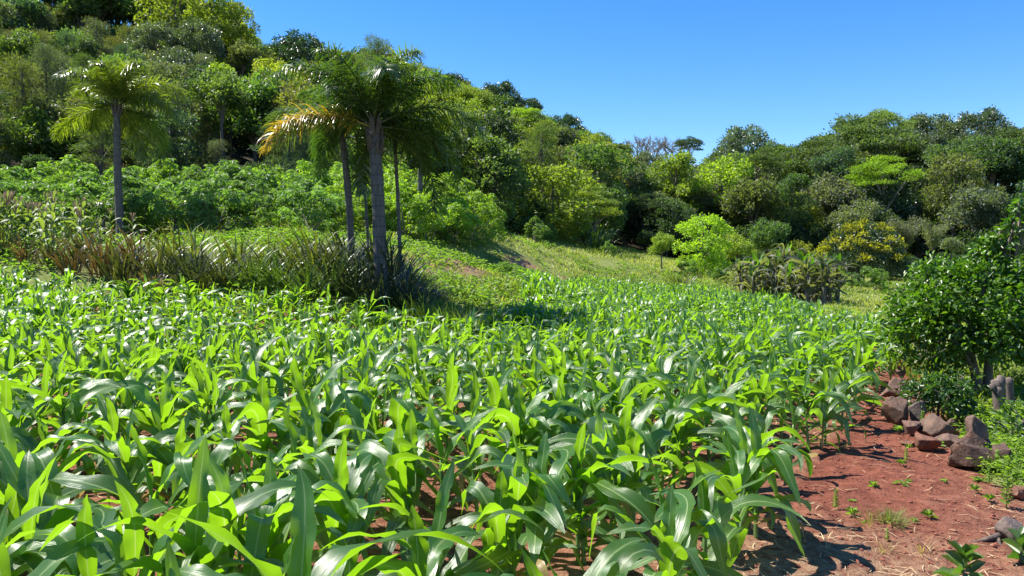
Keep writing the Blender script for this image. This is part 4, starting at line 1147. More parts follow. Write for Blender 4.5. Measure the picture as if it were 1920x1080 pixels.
# ------------------------------------------------------------------ tall grass clumps and old maize on the bank
def clump(seed, n, L, lean, w, spread):
    g = np.random.default_rng(seed); b = MB(); k = 7
    a = g.uniform(0, 6.28, n); o = g.uniform(0, 1, n) ** .7
    p = np.stack([np.cos(a) * o * spread, np.sin(a) * o * spread, np.full(n, -.05)], -1)
    az = a + g.normal(0, .5, n); ll = L * g.uniform(.55, 1.1, n); th0 = .05 + lean * o * g.uniform(.4, 1.1, n); bend = g.uniform(.5, 2.0, n)
    V = []; pos = p.copy()
    for i in range(k):
        s = i / (k - 1); th = np.minimum(th0 + bend * s ** 2.0, 2.7)
        d = np.stack([np.sin(th) * np.cos(az), np.sin(th) * np.sin(az), np.cos(th)], -1)
        sd = np.stack([-np.sin(az + .6), np.cos(az + .6), np.zeros(n)], -1)
        ww = (w * np.interp(s, [0, .3, .7, 1], [.6, 1, .8, .05]) * g.uniform(.9, 1.1, n))[:, None] / 2
        V.append(np.stack([pos - sd * ww, pos + sd * ww], 1)); pos = pos + d * (ll / (k - 1))[:, None]
    V = np.stack(V, 1).reshape(n, 2 * k, 3)
    q = ((np.arange(n) * 2 * k)[:, None, None] + (np.arange(k - 1) * 2)[None, :, None] + np.array([0, 1, 3, 2])).reshape(-1, 4)
    b.add(V.reshape(-1, 3), q, None, np.repeat(g.random(n), 2 * k))
    return b
CLUMPS = {'tall': [clump(70 + k, 58, 1.75, .70, .062, .36).mesh("grass_clump", M_CANE) for k in range(3)],
          'bushy': [clump(80 + k, 105, 1.45, 1.1, .048, .50).mesh("grass_clump", M_CANE) for k in range(3)],
          'fine': [clump(90 + k, 220, .95, .8, .014, .45).mesh("grass_clump", M_GRASS) for k in range(2)]}
GC = {'green': (.075, .13, .025), 'yellow': (.13, .155, .030), 'red': (.105, .066, .032), 'dark': (.04, .055, .026), 'straw': (.20, .15, .07), 'lime': (.13, .21, .025), 'bronze': (.080, .092, .028)}  # dark: shade on the clumps is put into the blade colour
CL = [(-60, 19, 'straw', 'tall', .9), (10, 19, 'bronze', 'tall', .65, "straw-coloured dry clump at the left edge"), (50, 18.2, 'red', 'tall', .6, "reddish dry clump second from the left edge"), (95, 18.5, 'bronze', 'tall', .65, "straw-coloured clump below the tasselled maize"),
 (135, 18, 'red', 'tall', .7, "orange-red dry clump left of the slender palm"), (160, 19.3, 'bronze', 'tall', .85, "bronze clump left of the slender palm"),
 (195, 18, 'red', 'tall', 1.0, "tall dark red clump right in front of the slender palm's foot"), (228, 17.4, 'bronze', 'tall', .95, "bronze clump below the slender palm's foot"),
 (262, 18.2, 'red', 'tall', .9, "reddish clump right of the slender palm's foot"), (300, 17.5, 'bronze', 'tall', .9, "bronze clump with reddish base between the palms"), (285, 16.8, 'straw', 'bushy', .6, "low pale clump at the maize edge"),
 (335, 18.3, 'yellow', 'tall', .95, "yellow-green upright clump between the palms"), (368, 17.2, 'dark', 'bushy', 1.05, "dark clump with white-glinting blades"), (365, 18.6, 'yellow', 'tall', .95, "yellowish clump behind the dark glinting clump"),
 (420, 17.0, 'bronze', 'bushy', .9, "bronze bushy clump right of the dark glinting clump"), (445, 17.9, 'yellow', 'tall', .9, "yellow-bladed clump in the middle of the bank"), (475, 16.8, 'green', 'bushy', .95, "green bushy clump in the middle of the bank"),
 (505, 17.8, 'bronze', 'tall', .8, "bronze clump below the bare red patch"), (525, 16.7, 'green', 'bushy', .95, "green bushy clump left of the tall yellow blades"), (560, 18.0, 'bronze', 'bushy', .95, "bronze drooping clump above the green ones"),
 (590, 17.2, 'yellow', 'tall', 1.05, "tall yellow-green clump left of the palms' dark grass"), (575, 16.2, 'green', 'bushy', .85, "low green clump at the maize edge below the tall yellow one"), (625, 16.4, 'green', 'bushy', .95, "green glinting clump left of the palms' foot"),
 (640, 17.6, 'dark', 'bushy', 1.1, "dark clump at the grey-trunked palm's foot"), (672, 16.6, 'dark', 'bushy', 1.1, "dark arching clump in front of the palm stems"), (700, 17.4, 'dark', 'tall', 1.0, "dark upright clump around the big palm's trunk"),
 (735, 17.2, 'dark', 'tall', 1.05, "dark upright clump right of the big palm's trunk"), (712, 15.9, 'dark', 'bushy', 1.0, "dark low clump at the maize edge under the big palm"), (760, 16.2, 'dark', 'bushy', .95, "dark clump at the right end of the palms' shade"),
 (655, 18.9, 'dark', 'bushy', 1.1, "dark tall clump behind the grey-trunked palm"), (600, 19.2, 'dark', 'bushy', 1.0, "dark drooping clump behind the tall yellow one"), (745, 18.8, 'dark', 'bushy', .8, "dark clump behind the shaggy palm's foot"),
 (795, 15.6, 'green', 'fine', 1.2, "fine dark-green grass tuft right of the palms' shade"), (830, 15.0, 'green', 'fine', 1.1, "fine green grass tuft at the maize edge"), (850, 14.9, 'green', 'tall', .60, "spiky upright tuft with a taller blade"),
 (875, 14.8, 'lime', 'fine', 1.1, "bright lime grass tuft where the maize edge turns"), (905, 14.9, 'lime', 'fine', 1.0, "lime grass tuft at the corner of the maize"), (925, 16, 'lime', 'fine', .9, "small lime grass tuft on the meadow's lower corner"),
 (775, 18.5, 'straw', 'fine', .9, "dry wispy tuft beside the bare patch"), (820, 18, 'straw', 'fine', .7, "short dry tuft on the bare red patch"),
 (430, 46, 'lime', 'tall', 1.5, "bright lime cane clump at the cassava's top right"), (470, 46, 'lime', 'tall', 1.3, "bright lime cane clump next to the forest gap"), (10, 46, 'lime', 'tall', 1.4, "bright cane clump at the top left of the cassava"), (40, 45, 'lime', 'tall', 1.1, "short bright cane clump above the cassava's left end"),
 (1280, 40, 'bronze', 'bushy', .9, "bronze grass clump on the far meadow"), (1115, 52, 'green', 'tall', 1.2, "cane clump at the dark forest edge"), (1128, 53, 'green', 'tall', 1.2, "second cane clump at the dark forest edge")]
for c in CL:
    px, d, col, kd, s = c[:5]; d += (1.15 if d < 19.5 else 0) * (1 if px < 780 else .8); lab = c[5] if len(c) > 5 else "dry straw clump beyond the left edge"
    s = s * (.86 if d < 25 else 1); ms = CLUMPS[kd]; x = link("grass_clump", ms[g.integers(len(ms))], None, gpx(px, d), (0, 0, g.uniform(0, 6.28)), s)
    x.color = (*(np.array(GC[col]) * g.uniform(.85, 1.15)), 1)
    tag(x, lab + ("" if len(lab.split()) > 4 else " of tall grass"), "grass clump", "tall grass clumps on the bank")

def old_maize(seed):
    g = np.random.default_rng(seed)
    st, lv = maize_plant(seed, 8, 2, H=1.25, k=6)
    b = MB()
    for v, q, uv, tn in lv: b.add(v, q, uv, tn)
    t = MB(); top = st.arrays()[0][:, 2].max()
    for i in range(9):
        a = g.uniform(0, 6.28); o = g.uniform(.05, .16)
        tube(t, [[0, 0, top - .1], [math.cos(a) * o * .4, math.sin(a) * o * .4, top + .12], [math.cos(a) * o, math.sin(a) * o, top + .26]], [.008, .007, .004], 4, g.random())
    return st.mesh("stalk", M_STALK), b.mesh("foliage", M_OLDMAIZE), t.mesh("tassel", M_TASSEL)
OLD = [old_maize(400 + k) for k in range(5)]
for k in range(34):
    px = g.uniform(-50, 165) if k < 31 else g.uniform(165, 290); d = g.uniform(19.4, 23.5)
    o = empty("old_maize_plant", gpx(px, d), g.uniform(0, 6.28), g.uniform(.85, 1.12) * (1 if px < 165 else .8))
    for nm, me in zip(("stalk", "foliage", "tassel"), OLD[g.integers(5)]): link(nm, me, o)
    tag(o, "taller older maize plant with a dry tassel, standing left of the slender palm" if px < 165 else "older maize plant near the slender palm's foot", "maize", "older tasselled maize on the bank" if px < 165 else "older maize at the slender palm's foot")

# ------------------------------------------------------------------ bananas
def banana(seed):
    g = np.random.default_rng(seed); st, lf, dr = MB(), MB(), MB()
    h = g.uniform(1.1, 1.6)
    tube(st, [[0, 0, -.1], [g.normal(0, .04), g.normal(0, .04), h * .5], [g.normal(0, .06), g.normal(0, .06), h]], [.11, .09, .05], 9, .5)
    for i in range(30):
        dead = i < 28; a = i * 2.4 + g.normal(0, .3)
        v, q, uv = maize_leaf(g, h * (g.uniform(.15, 1.0) if i < 20 else 1.0), a, g.uniform(.15, .9) if dead else g.uniform(.05, .4), g.uniform(.9, 1.5) if dead else g.uniform(.7, 1.1), g.uniform(.07, .17) if dead else .24, g.choice(['fold', 'fold', 'arch']) if dead else 'up', 9, 4, g.normal(0, .9))
        (dr if dead else lf).add(v, q, uv, g.random())
    return st.mesh("stem", M_DEADWOOD), lf.mesh("leaves", M_LEAF), dr.mesh("dry_leaves", M_LEAF)
BAN = [banana(700 + k) for k in range(5)]
BP = [(1385, 33.0), (1402, 34.6), (1420, 32.6), (1440, 34.2), (1458, 32.2), (1475, 34.8), (1492, 32.0), (1508, 33.6), (1524, 31.4), (1540, 33.2), (1555, 31.0), (1430, 36), (1468, 36), (1500, 35.6), (1530, 35), (1570, 32.4), (1410, 31.5), (1478, 30.6), (1512, 30.2), (1545, 29.8)]
BP += [(1395, 33.8), (1412, 33.5), (1432, 33.2), (1450, 33.0), (1470, 33.2), (1486, 33.2), (1500, 32.7), (1518, 32.6), (1534, 32.0), (1550, 32.2)]
BL = ["at the left end of the clump", "behind the left end of the clump", "with a fresh green blade, left part of the clump", "behind the left fresh blade", "with bright upright blade in the clump's middle", "behind the clump's middle", "with dry hanging leaves, right of the middle",
      "in the clump's right half", "of the clump's right front", "in the clump's right back", "at the clump's right corner", "topmost at the clump's left back", "topmost at the clump's middle back", "topmost at the clump's right back", "at the back right end", "at the far right end beside the grass",
      "lowest at the left front", "lowest at the middle front", "lowest right of the middle front", "lowest at the right front beside the maize"] + ["deep inside the dry-leaved clump"] * 10
for (px, d), w in zip(BP, BL):
    o = empty("banana_plant", gpx(px, d), g.uniform(0, 6.28), g.uniform(.85, 1.08))
    s_, l_, d_ = BAN[g.integers(5)]
    link("stem", s_, o); x = link("leaves", l_, o); x.color = (.075, .15, .020, 1); y = link("dry_leaves", d_, o); y.color = (*(np.array((.105, .110, .075)) * g.uniform(.6, 1.3)), 1)
    tag(o, f"banana plant {w}", "banana plant", "bananas with dry grey leaves beyond the maize")

# ------------------------------------------------------------------ the citrus trees on the right
def bushtree(seed, blobs, n, L, W, trunks, droop=.1, wood=M_BARK):
    g = np.random.default_rng(seed); lf, wd = MB(), MB()
    for c, r, sq in blobs:
        m = int(n * r * r); d = sphere_dirs(g, m, -.85); rad = r * (.45 + .55 * g.random(m) ** .55) * (1 + .16 * (fbm(d[:, 0] * 2.2 + 9, d[:, 1] * 2.2 + d[:, 2] * 1.7 + 9, seed) - .5) * 2)
        k = max(8, int(30 * r / .5)); sc_ = sphere_dirs(g, k, -.8); pk = g.integers(k, size=m); own = g.random(m) < .72
        dc = nrm(sc_[pk] + g.normal(0, .16, (m, 3))); d = np.where(own[:, None], dc, d)
        rad = np.where(own, r * (1 + .14 * np.sin(pk * 2.7)) * g.uniform(.72, 1.06, m), rad * .8)
        p = np.array(c) + d * rad[:, None] * np.array([1, 1, sq])
        gap = fbm(p[:, 0] * 3.1 + 30, p[:, 2] * 3.1 + p[:, 1] * 2.3 + 30, seed + 3, 2) > .35
        if r > .3 and gap.sum() > 40: p, d, m = p[gap], d[gap], int(gap.sum())
        ovals_at(lf, p, d * .7 + g.normal(0, .6, (m, 3)) + np.array([0, 0, .1]), g.uniform(.7, 1.25, m) * L, g.uniform(.8, 1.2, m) * W, g, droop=droop)
        # twigs
        for t in g.integers(m, size=max(3, int(9 * r))):
            tube(wd, [np.array(c) * np.array([1, 1, .8]), (np.array(c) + p[t]) / 2 + g.normal(0, .04, 3), p[t]], [.014, .009, .004], 4, g.random())
    for pts, rd in trunks: tube(wd, pts, rd, 8, g.random())
    return lf, wd
def citrus(name, label, px, d, seed, blobs, n, trunks, col, L=.085, W=.045, cat="tree", grp=None):
    o = empty(name, gpx(px, d)); lf, wd = bushtree(seed, blobs, n, L, W, trunks)
    link("trunk", wd.mesh("trunk", M_BARK), o); x = link("crown", lf.mesh("crown", M_CITRUS), o); x.color = (*col, 1)
    return tag(o, label, cat, grp)
CG = "citrus trees beside the path"
citrus("citrus_tree", "big dark citrus tree with twin trunks beside the path, one long branch rising above it", 1848, 10.0, 3,
       [((-.55, .1, 1.15), .58, .95), ((-.05, 0, 1.35), .60, .9), ((.30, .1, 1.15), .55, 1.0), ((-.25, -.35, .95), .48, .9), ((-.72, .2, .80), .46, 1.0), ((-.62, .1, .58), .36, 1.0), ((.1, -.4, .95), .5, 1), ((.50, .1, 1.25), .42, 1), ((-.5, -.2, .95), .42, 1), ((-.70, .1, 1.1), .40, .9), ((.55, .45, .75), .5, .9), ((-.45, .3, 1.55), .34, .8), ((.1, .2, 1.72), .34, .8),
        ((.20, .1, 1.98), .17, 1.2), ((.30, .05, 2.15), .15, 1.2), ((.38, .0, 2.33), .14, 1.1), ((.46, .0, 2.50), .11, 1.1), ((.02, .1, 1.98), .16, 1.0), ((.62, .2, .9), .42, 1.0)], 4300,
       [([(-.06, 0, -.1), (-.10, 0, .3), (-.18, 0, .62), (-.35, .05, 1.0)], [.075, .06, .05, .03]), ([(.06, .02, -.1), (.06, 0, .4), (.10, 0, .9), (.2, .05, 1.6), (.36, 0, 2.3)], [.07, .055, .045, .03, .01]),
        ([(-.15, -.02, .4), (-.45, -.1, .85), (-.75, 0, 1.0)], [.035, .025, .012])], (.060, .125, .016), L=.078, W=.043, grp=CG)
citrus("citrus_tree", "smaller dense citrus tree behind the big one, at the far end of the maize edge", 1752, 13.8, 4,
       [((-.30, 0, 1.15), .58, 1.0), ((.25, .1, 1.4), .6, .9), ((-.55, .1, .8), .45, 1.0), ((0, -.3, .9), .5, 1), ((.6, 0, 1.0), .6, 1.0), ((.15, .2, 1.75), .35, .7), ((1.1, .1, 1.3), .55, 1)], 1500,
       [([(-.12, 0, -.1), (-.1, 0, .4), (0, 0, 1.0)], [.06, .05, .03]), ([(.1, 0, -.1), (.2, 0, .5), (.4, 0, 1.0)], [.05, .04, .02])], (.064, .130, .016), L=.10, grp=CG)
citrus("citrus_tree", "yellowish looser citrus tree cut by the right edge", 1945, 10.8, 5,
       [((-.25, 0, 1.1), .42, 1.1), ((.2, 0, 1.3), .6, 1.0), ((-.1, -.1, 1.55), .36, .9), ((.3, 0, .7), .5, 1.0), ((-.15, .1, .55), .36, 1.0), ((.0, 0, 1.8), .25, .8)], 1350,
       [([(.1, 0, -.1), (.05, 0, .5), (0, 0, 1.2)], [.05, .04, .02])], (.055, .095, .016), grp=CG)
citrus("coffee_shrub", "low dark glossy shrub behind the boulders, left of the cut stumps", 1762, 8.6, 6,
       [((-.10, 0, .29), .28, .95), ((.14, .02, .30), .26, .95), ((0, -.1, .38), .24, .8), ((-.25, 0, .24), .20, .9), ((.26, 0, .22), .18, 1.0), ((0, -.15, .2), .25, .8)], 4200, [([(0, 0, -.05), (.02, 0, .2), (.03, 0, .35)], [.02, .015, .01])], (.040, .088, .022), L=.058, W=.030, cat="shrub")
citrus("weedy_shrub", "pale leafy weed between the low dark shrub and the cut stumps", 1818, 9.4, 8, [((0, 0, .22), .20, 1.2), ((-.1, 0, .34), .14, 1.1)], 1500, [([(0, 0, 0), (0, 0, .3)], [.008, .005])], (.09, .14, .035), L=.06, W=.028, cat="shrub")
citrus("weedy_shrub", "sunlit thin bush in the gap under the citrus trees by the path", 1738, 12.6, 9, [((0, 0, .3), .28, 1.2), ((.25, .2, .3), .25, 1.2), ((-.1, .3, .45), .2, 1)], 700, [([(0, 0, 0), (0, 0, .3)], [.008, .005])], (.08, .13, .035), L=.06, W=.028, cat="shrub")
citrus("weedy_shrub", "dark leafy shrub at the right edge beside the cut stumps", 1925, 7.6, 10, [((0, 0, .22), .24, 1.1), ((-.12, 0, .12), .16, 1.1)], 1700, [([(0, 0, 0), (0, 0, .2)], [.01, .006])], (.05, .10, .02), L=.075, W=.035, cat="shrub")

# ------------------------------------------------------------------ stumps, rocks
def rough(b, seed):
    b.v = [v + .030 * np.stack([fbm(v[:, 2] * 9 + v[:, 0] * 25 + 50, v[:, 1] * 25 + 50 + k, seed + k, 3) - .5 for k in range(3)], -1) for v in b.v]
def stump(label, px, d, h, r, lean, seed, knob):
    g = np.random.default_rng(seed); o = empty("cut_stump", gpx(px, d)); b = MB()
    s = np.linspace(0, 1, 9)
    tube(b, np.stack([lean * s, 0 * s, -.05 + (h + .05) * s], -1), r * (np.interp(s, [0, .15, .6, 1], [1.3, 1.0, .95, 1.05]) + g.normal(0, .05, 9)), 11, .5)
    rough(b, seed); link("stem", b.mesh("stem", M_DEADWOOD), o)
    if knob:
        k = MB()
        for dx, z0, z1, rr_ in ((-.055, .72, .93, .5), (.018, .78, 1.10, .8), (.0, .66, .86, .95)):
            tube(k, [[lean * z0 + dx * .5, -.015, h * z0], [lean + dx * 1.1, -.02, h * (z0 + z1) / 2], [lean + dx * 1.35, -.02, h * z1]], [r * rr_ * .8, r * rr_, r * rr_ * .75], 9, g.random())
        rough(k, seed + 5); link("knob", k.mesh("knob", M_DEADWOOD), o)
    return tag(o, label, "stump", None)
stump("cut stump with a pale knobby top, standing in the weeds", 1883, 8.6, .46, .062, -.05, 1, True)
stump("thinner dark stump just right of the knobby one", 1906, 8.9, .44, .040, -.07, 2, False)

def rock(label, px, py, w, h, col, seed, dz=0.0, depth=None, dep=.8, rot=0.0, cuts=15, tilt=0.0, grp="boulders along the dirt path"):
    """a broken basalt boulder: a fine sphere cut by random planes and roughened"""
    g = np.random.default_rng(seed)
    p = G(px, py) if depth is None else gpx(px, depth)
    m = 26; th = np.linspace(0, np.pi, m); ph = np.linspace(0, 2 * np.pi, 2 * m, endpoint=False)
    v = np.stack([np.outer(np.sin(th), np.cos(ph)), np.outer(np.sin(th), np.sin(ph)), np.outer(np.cos(th), np.ones(2 * m))], -1).reshape(-1, 3)
    for _ in range(cuts):
        nn = nrm(g.normal(0, 1, 3)); k = g.uniform(.38, .80); e = np.maximum(v @ nn - k, 0); v = v - e[:, None] * nn * .98
    nz = fbm(v[:, 0] * 2.1 + v[:, 2] * 1.3 + 20, v[:, 1] * 2.1 - v[:, 2] * .9 + 20, seed, 4) - .5
    n2 = fbm(v[:, 0] * 6 + v[:, 2] * 4 + 20, v[:, 1] * 6 - v[:, 2] * 3 + 20, seed + 7, 3) - .5
    v = v * (1 + .22 * nz + .12 * n2)[:, None]
    sc = p[1] / F
    v = v / (v.max(0) - v.min(0)) * np.array([w * sc * .95, w * sc * dep, h * sc * 1.24])
    v[:, 2] -= v[:, 2].min() + h * sc * .24
    i = np.arange(m - 1)[:, None] * 2 * m; j = np.arange(2 * m)[None]
    q = np.stack([i + j, i + 2 * m + j, i + 2 * m + (j + 1) % (2 * m), i + (j + 1) % (2 * m)], -1).reshape(-1, 4)
    me = mesh_from("boulder", v, q, None, None, None, M_ROCK)
    o = link("boulder", me, None, (p[0], p[1] + w * sc * dep * .35, p[2] + dz), (0, tilt, rot))
    o.color = (*col, 1)
    return tag(o, label, "rock", grp)
DK, RD, TN = (.082, .043, .028), (.15, .060, .033), (.125, .075, .048)
rock("long dark boulder at the front of the rock pile on the path's right", 1826, 884, 98, 46, DK, 1, dep=.7, tilt=.12)
rock("dark leaning boulder behind the long front one", 1833, 866, 78, 58, DK, 2, dep=.7, tilt=.35)
rock("rounded brown rock perched on top of the rock pile", 1846, 866, 42, 40, (.13, .075, .055), 3, dz=.20, depth=6.95, dep=.9)
rock("dark rock at the right end of the rock pile", 1886, 886, 44, 50, DK, 4, dep=.8)
rock("reddish flat-topped angular rock on the path", 1741, 846, 46, 28, RD, 5, dep=.9)
rock("low flat brown rock between the reddish one and the pile", 1786, 842, 60, 25, (.13, .075, .055), 6, dep=.7)
rock("large tan wedge-shaped boulder before the low dark shrub", 1762, 824, 72, 42, TN, 7, dep=.8)
rock("small rounded reddish rock left of the tan wedge boulder", 1712, 817, 36, 26, (.14, .075, .055), 8)
rock("large dark boulder by the maize edge, left of the low shrub", 1690, 800, 56, 52, DK, 9)
rock("grey upright rock between the dark boulder and the low shrub", 1724, 797, 32, 46, (.13, .10, .085), 10)
rock("brown broken rock heap at the far end of the path", 1684, 747, 50, 38, (.15, .085, .065), 11)
rock("small pale rock lying on the far brown heap", 1697, 747, 22, 15, TN, 12, dz=.24, depth=10.4)
rock("small dark rock behind the tan wedge boulder", 1790, 812, 30, 26, DK, 13)
rock("big grey rock at the bottom right edge beside the log", 1915, 1030, 62, 52, (.14, .105, .088), 14)
rock("flat stone slab on the path before the reddish rock", 1711, 834, 34, 6, RD, 15)
rock("dark rock in the shade right of the low shrub", 1808, 800, 36, 26, (.06, .04, .035), 16)
rock("flat tan stone in the dirt, left of the log", 1793, 1003, 22, 6, (.30, .15, .08), 17, dep=.9)
rock("small stone in the weeds behind the rock pile", 1838, 805, 40, 12, (.15, .09, .07), 18)
rock("reddish stone half buried at the right edge", 1912, 935, 34, 20, RD, 19)
rock("small brown stone at the far end of the path", 1672, 760, 22, 16, (.14, .08, .06), 20)
rock("dark rock below the thin bush at the path's far end", 1735, 700, 34, 18, (.07, .05, .042), 21)

# log at the right edge
o = empty("log", G(1868, 1024)); b = MB()
tube(b, [[.10, .05, .06], [-.02, 0, .045], [-.10, -.01, .03]], [.020, .018, .012], 9, .5); tube(b, [[.01, 0, .04], [-.01, -.05, .02], [-.015, -.09, .005]], [.012, .010, .008], 7, .3); tube(b, [[-.06, 0, .04], [-.12, 0, .02], [-.17, .01, .012]], [.010, .008, .005], 6, .8)
x = link("forked_branch", b.mesh("forked_branch", M_DEADWOOD), None, o.location); bpy.data.objects.remove(o)
tag(x, "short grey forked branch lying beside the big grey rock", "branch")
for px, py, a in [(1705, 692, .3), (1713, 693, -.15), (1721, 690, .1)]:
    b = MB(); tube(b, [[0, 0, -.03], [a * .05, 0, .10], [a * .35, 0, .19], [a * .2 + .03, 0, .25]], [.012, .010, .008, .004], 6)
    tag(link("burnt_twig", b.mesh("burnt_twig", M_BOOT), None, G(px, py)), "thin charred twig sticking up at the path's far end", "twig", "charred twigs at the path's far end")

# ------------------------------------------------------------------ weeds on the path
def weed(kind, seed):
    g = np.random.default_rng(seed); b = MB()
    if kind == 'star':
        n = 13; a = np.arange(n) * 2.4; d = np.stack([np.cos(a), np.sin(a), np.linspace(.35, 1.6, n)], -1)
        ovals_at(b, np.tile([0, 0, .02], (n, 1)) + np.stack([0 * a, 0 * a, np.linspace(0, .03, n)], -1), d, np.linspace(.10, .07, n), .024, g, droop=.12)
    elif kind == 'upright':
        n = 40; z = np.linspace(.02, .24, n); a = np.arange(n) * 2.4
        d = np.stack([np.cos(a), np.sin(a), np.full(n, .7)], -1); p = np.stack([0 * z, 0 * z, z], -1)
        ovals_at(b, p, d, np.interp(z, [0, .24], [.065, .035]), .016, g, droop=.1); tube(b, [[0, 0, -.02], [0, 0, .24]], [.004, .002], 5)
    elif kind == 'flat':
        n = 16; a = g.uniform(0, 6.28, n); p = np.stack([g.normal(0, .02, n), g.normal(0, .02, n), g.uniform(.005, .02, n)], -1)
        ovals_at(b, p, np.stack([np.cos(a), np.sin(a), g.uniform(.1, .5, n)], -1), g.uniform(.04, .07, n), .022, g, droop=.05)
    elif kind == 'big':
        n = 15; a = np.arange(n) * 2.4; p = np.stack([0 * a, 0 * a, np.linspace(.02, .16, n)], -1)
        ovals_at(b, p, np.stack([np.cos(a), np.sin(a), np.linspace(.4, 1.6, n)], -1), np.linspace(.16, .12, n), .052, g, droop=.2); tube(b, [[0, 0, -.02], [0, 0, .17]], [.006, .004], 5)
    return b.mesh("weed", M_GLOSSY if kind == 'big' else M_LEAF)
WM = {k: [weed(k, 20 + i) for i in range(3)] for k in ('star', 'upright', 'flat', 'big')}
for px, py, k, s, lab in [(1756, 842, 'star', .9, "bright star-shaped weed before the reddish rock"), (1704, 843, 'star', .55, "small star weed beside the flat stone slab"), (1690, 875, 'star', .6, "small weed at the ends of the maize shadows"), (1699, 865, 'upright', .5, "thin upright weed beside the small shadow-end weed"),
    (1688, 909, 'flat', .9, "flat creeping weed in the middle of the path"), (1637, 915, 'star', .6, "pale weed in the maize shadow on the path"), (1567, 956, 'upright', .6, "upright weed in the shade at the maize edge"), (1597, 970, 'star', .7, "star weed in the shade at the maize edge"),
    (1740, 977, 'star', .7, "star weed standing alone low on the path"), (1715, 984, 'star', .42, "tiny weed left of the lone star weed"), (1827, 925, 'star', .65, "small weed below the long dark boulder"), (1855, 942, 'star', .65, "weed lower right of the long dark boulder"),
    (1854, 912, 'upright', .6, "upright weed right below the rock pile"), (1887, 955, 'upright', 1.05, "tall upright weed near the right edge of the dirt"), (1837, 905, 'flat', .9, "flat weed under the rock pile"), (1806, 1096, 'big', 1.0, "dark broad-leaved weed cut by the bottom edge"),
    (1915, 1062, 'big', .95, "broad-leaved weed in the bottom right corner"), (1663, 1020, 'upright', .35, "thin pale weed below the grass tuft"), (1704, 905, 'flat', .5, "tiny flat weed right of the creeping weed"), (1600, 940, 'flat', .5, "tiny weed at the shadow's edge"),
    (1682, 812, 'star', .8, "weed at the foot of the large dark boulder"), (1729, 800, 'upright', .7, "weed between the rounded reddish rock and the tan wedge"), (1625, 985, 'flat', .5, "tiny weed beside the grass tuft"), (1770, 905, 'flat', .55, "little flat weed left of the long boulder's foot"),
    (1870, 890, 'upright', .8, "leafy weed growing against the rock pile"), (1500, 1010, 'flat', .5, "tiny weed under the maize edge"), (1715, 780, 'flat', .8, "weed at the grey upright rock's foot"), (1905, 905, 'upright', .9, "leafy weed right of the rock pile")]:
    x = link("path_weed", WM[k][int(px) % 3], None, G(px, py), (0, 0, px), s)
    x.color = (.07, .13, .03, 1) if k == 'big' else (*(np.array((.12, .19, .035)) * g.uniform(.8, 1.15)), 1)
    tag(x, lab, "weed", "weeds on the dirt path")
def tuft(seed, n, L, w, lean=.9, spread=.07):
    return clump(seed, n, L, lean, w, spread).mesh("grass_tuft", M_GRASS)
x = link("grass_tuft", tuft(1, 150, .20, .006), None, G(1667, 985)); x.color = (.13, .17, .035, 1); tag(x, "thick green grass tuft on the path", "grass tuft")
x = link("grass_tuft", tuft(2, 40, .20, .004, .6), None, G(1632, 985)); x.color = (.16, .15, .05, 1); tag(x, "thin wispy grass tuft beside the thick one, with seed stalks", "grass tuft")
x = link("grass_tuft", tuft(3, 18, .24, .006, 1.6, .02), None, G(1728, 1042)); x.color = (.28, .22, .10, 1); tag(x, "wiry straw-coloured grass tuft sprawling on the path", "grass tuft")
x = link("grass_tuft", tuft(4, 30, .16, .005, 1.1, .03), None, G(1660, 1035)); x.color = (.24, .20, .09, 1); tag(x, "small dry grass tuft below the thick green one", "grass tuft")

# ------------------------------------------------------------------ ground cover (nobody could count it)
g = np.random.default_rng(77)
def in_region(n, x0, x1, y0, y1): return np.column_stack([g.uniform(x0, x1, n), g.uniform(y0, y1, n)])
# straw and dead leaves on the soil
pts = in_region(26000, -7, 7.5, 1.5, 13)
k = (inside(pts[:, 0], pts[:, 1], PATH) | inside(pts[:, 0], pts[:, 1], FIELD)) & (np.abs(pts[:, 0]) < pts[:, 1] * .70 + .3)
e = (pts[:, 0] - EDGE0[0]) * -ROWNRM[0] + (pts[:, 1] - EDGE0[1]) * -ROWNRM[1]
dens = .10 + .55 * np.exp(-np.abs(e - 1.9) / .4) + .6 * np.clip((2.0 - np.hypot(pts[:, 0] - 1.6, pts[:, 1] - 3.7)) / 1.4, 0, 1) + .22 * (fbm(pts[:, 0] * .9, pts[:, 1] * .9, 4) > .55)
pts = pts[k & (g.random(len(pts)) < dens)]
n = len(pts); z = np.array(height(pts[:, 0], pts[:, 1])); a = g.uniform(0, 6.28, n); L = g.uniform(.03, .17, n) ; W = g.uniform(.002, .006, n)
# follow the roughened ground sheet
zi = lambda x, y: height(x, y) + np.exp(-(np.hypot(x - 2, y - 6) / 12) ** 2) * ((fbm(x * 1.3, y * 1.3, 3) - .5) * .09 + (fbm(x * 6, y * 6, 9) - .5) * .055)
z = zi(pts[:, 0], pts[:, 1]) + .008 + g.uniform(0, .006, n)
d = np.stack([np.cos(a), np.sin(a), g.normal(0, .05, n)], -1); s = np.stack([-np.sin(a), np.cos(a), np.zeros(n)], -1)
c = np.column_stack([pts, z]); bow = np.stack([0 * a, 0 * a, g.uniform(0, .012, n)], -1) + s * g.normal(0, .008, (n, 1))
v = np.stack([c - d * L[:, None] / 2 - s * W[:, None] / 2, c - d * L[:, None] / 2 + s * W[:, None] / 2, c + bow + s * W[:, None] / 2, c + bow - s * W[:, None] / 2, c + d * L[:, None] / 2 + s * W[:, None] * .3, c + d * L[:, None] / 2 - s * W[:, None] * .3], 1)
q = (np.arange(n)[:, None, None] * 6 + np.array([[0, 1, 2, 3], [3, 2, 4, 5]])).reshape(-1, 4)
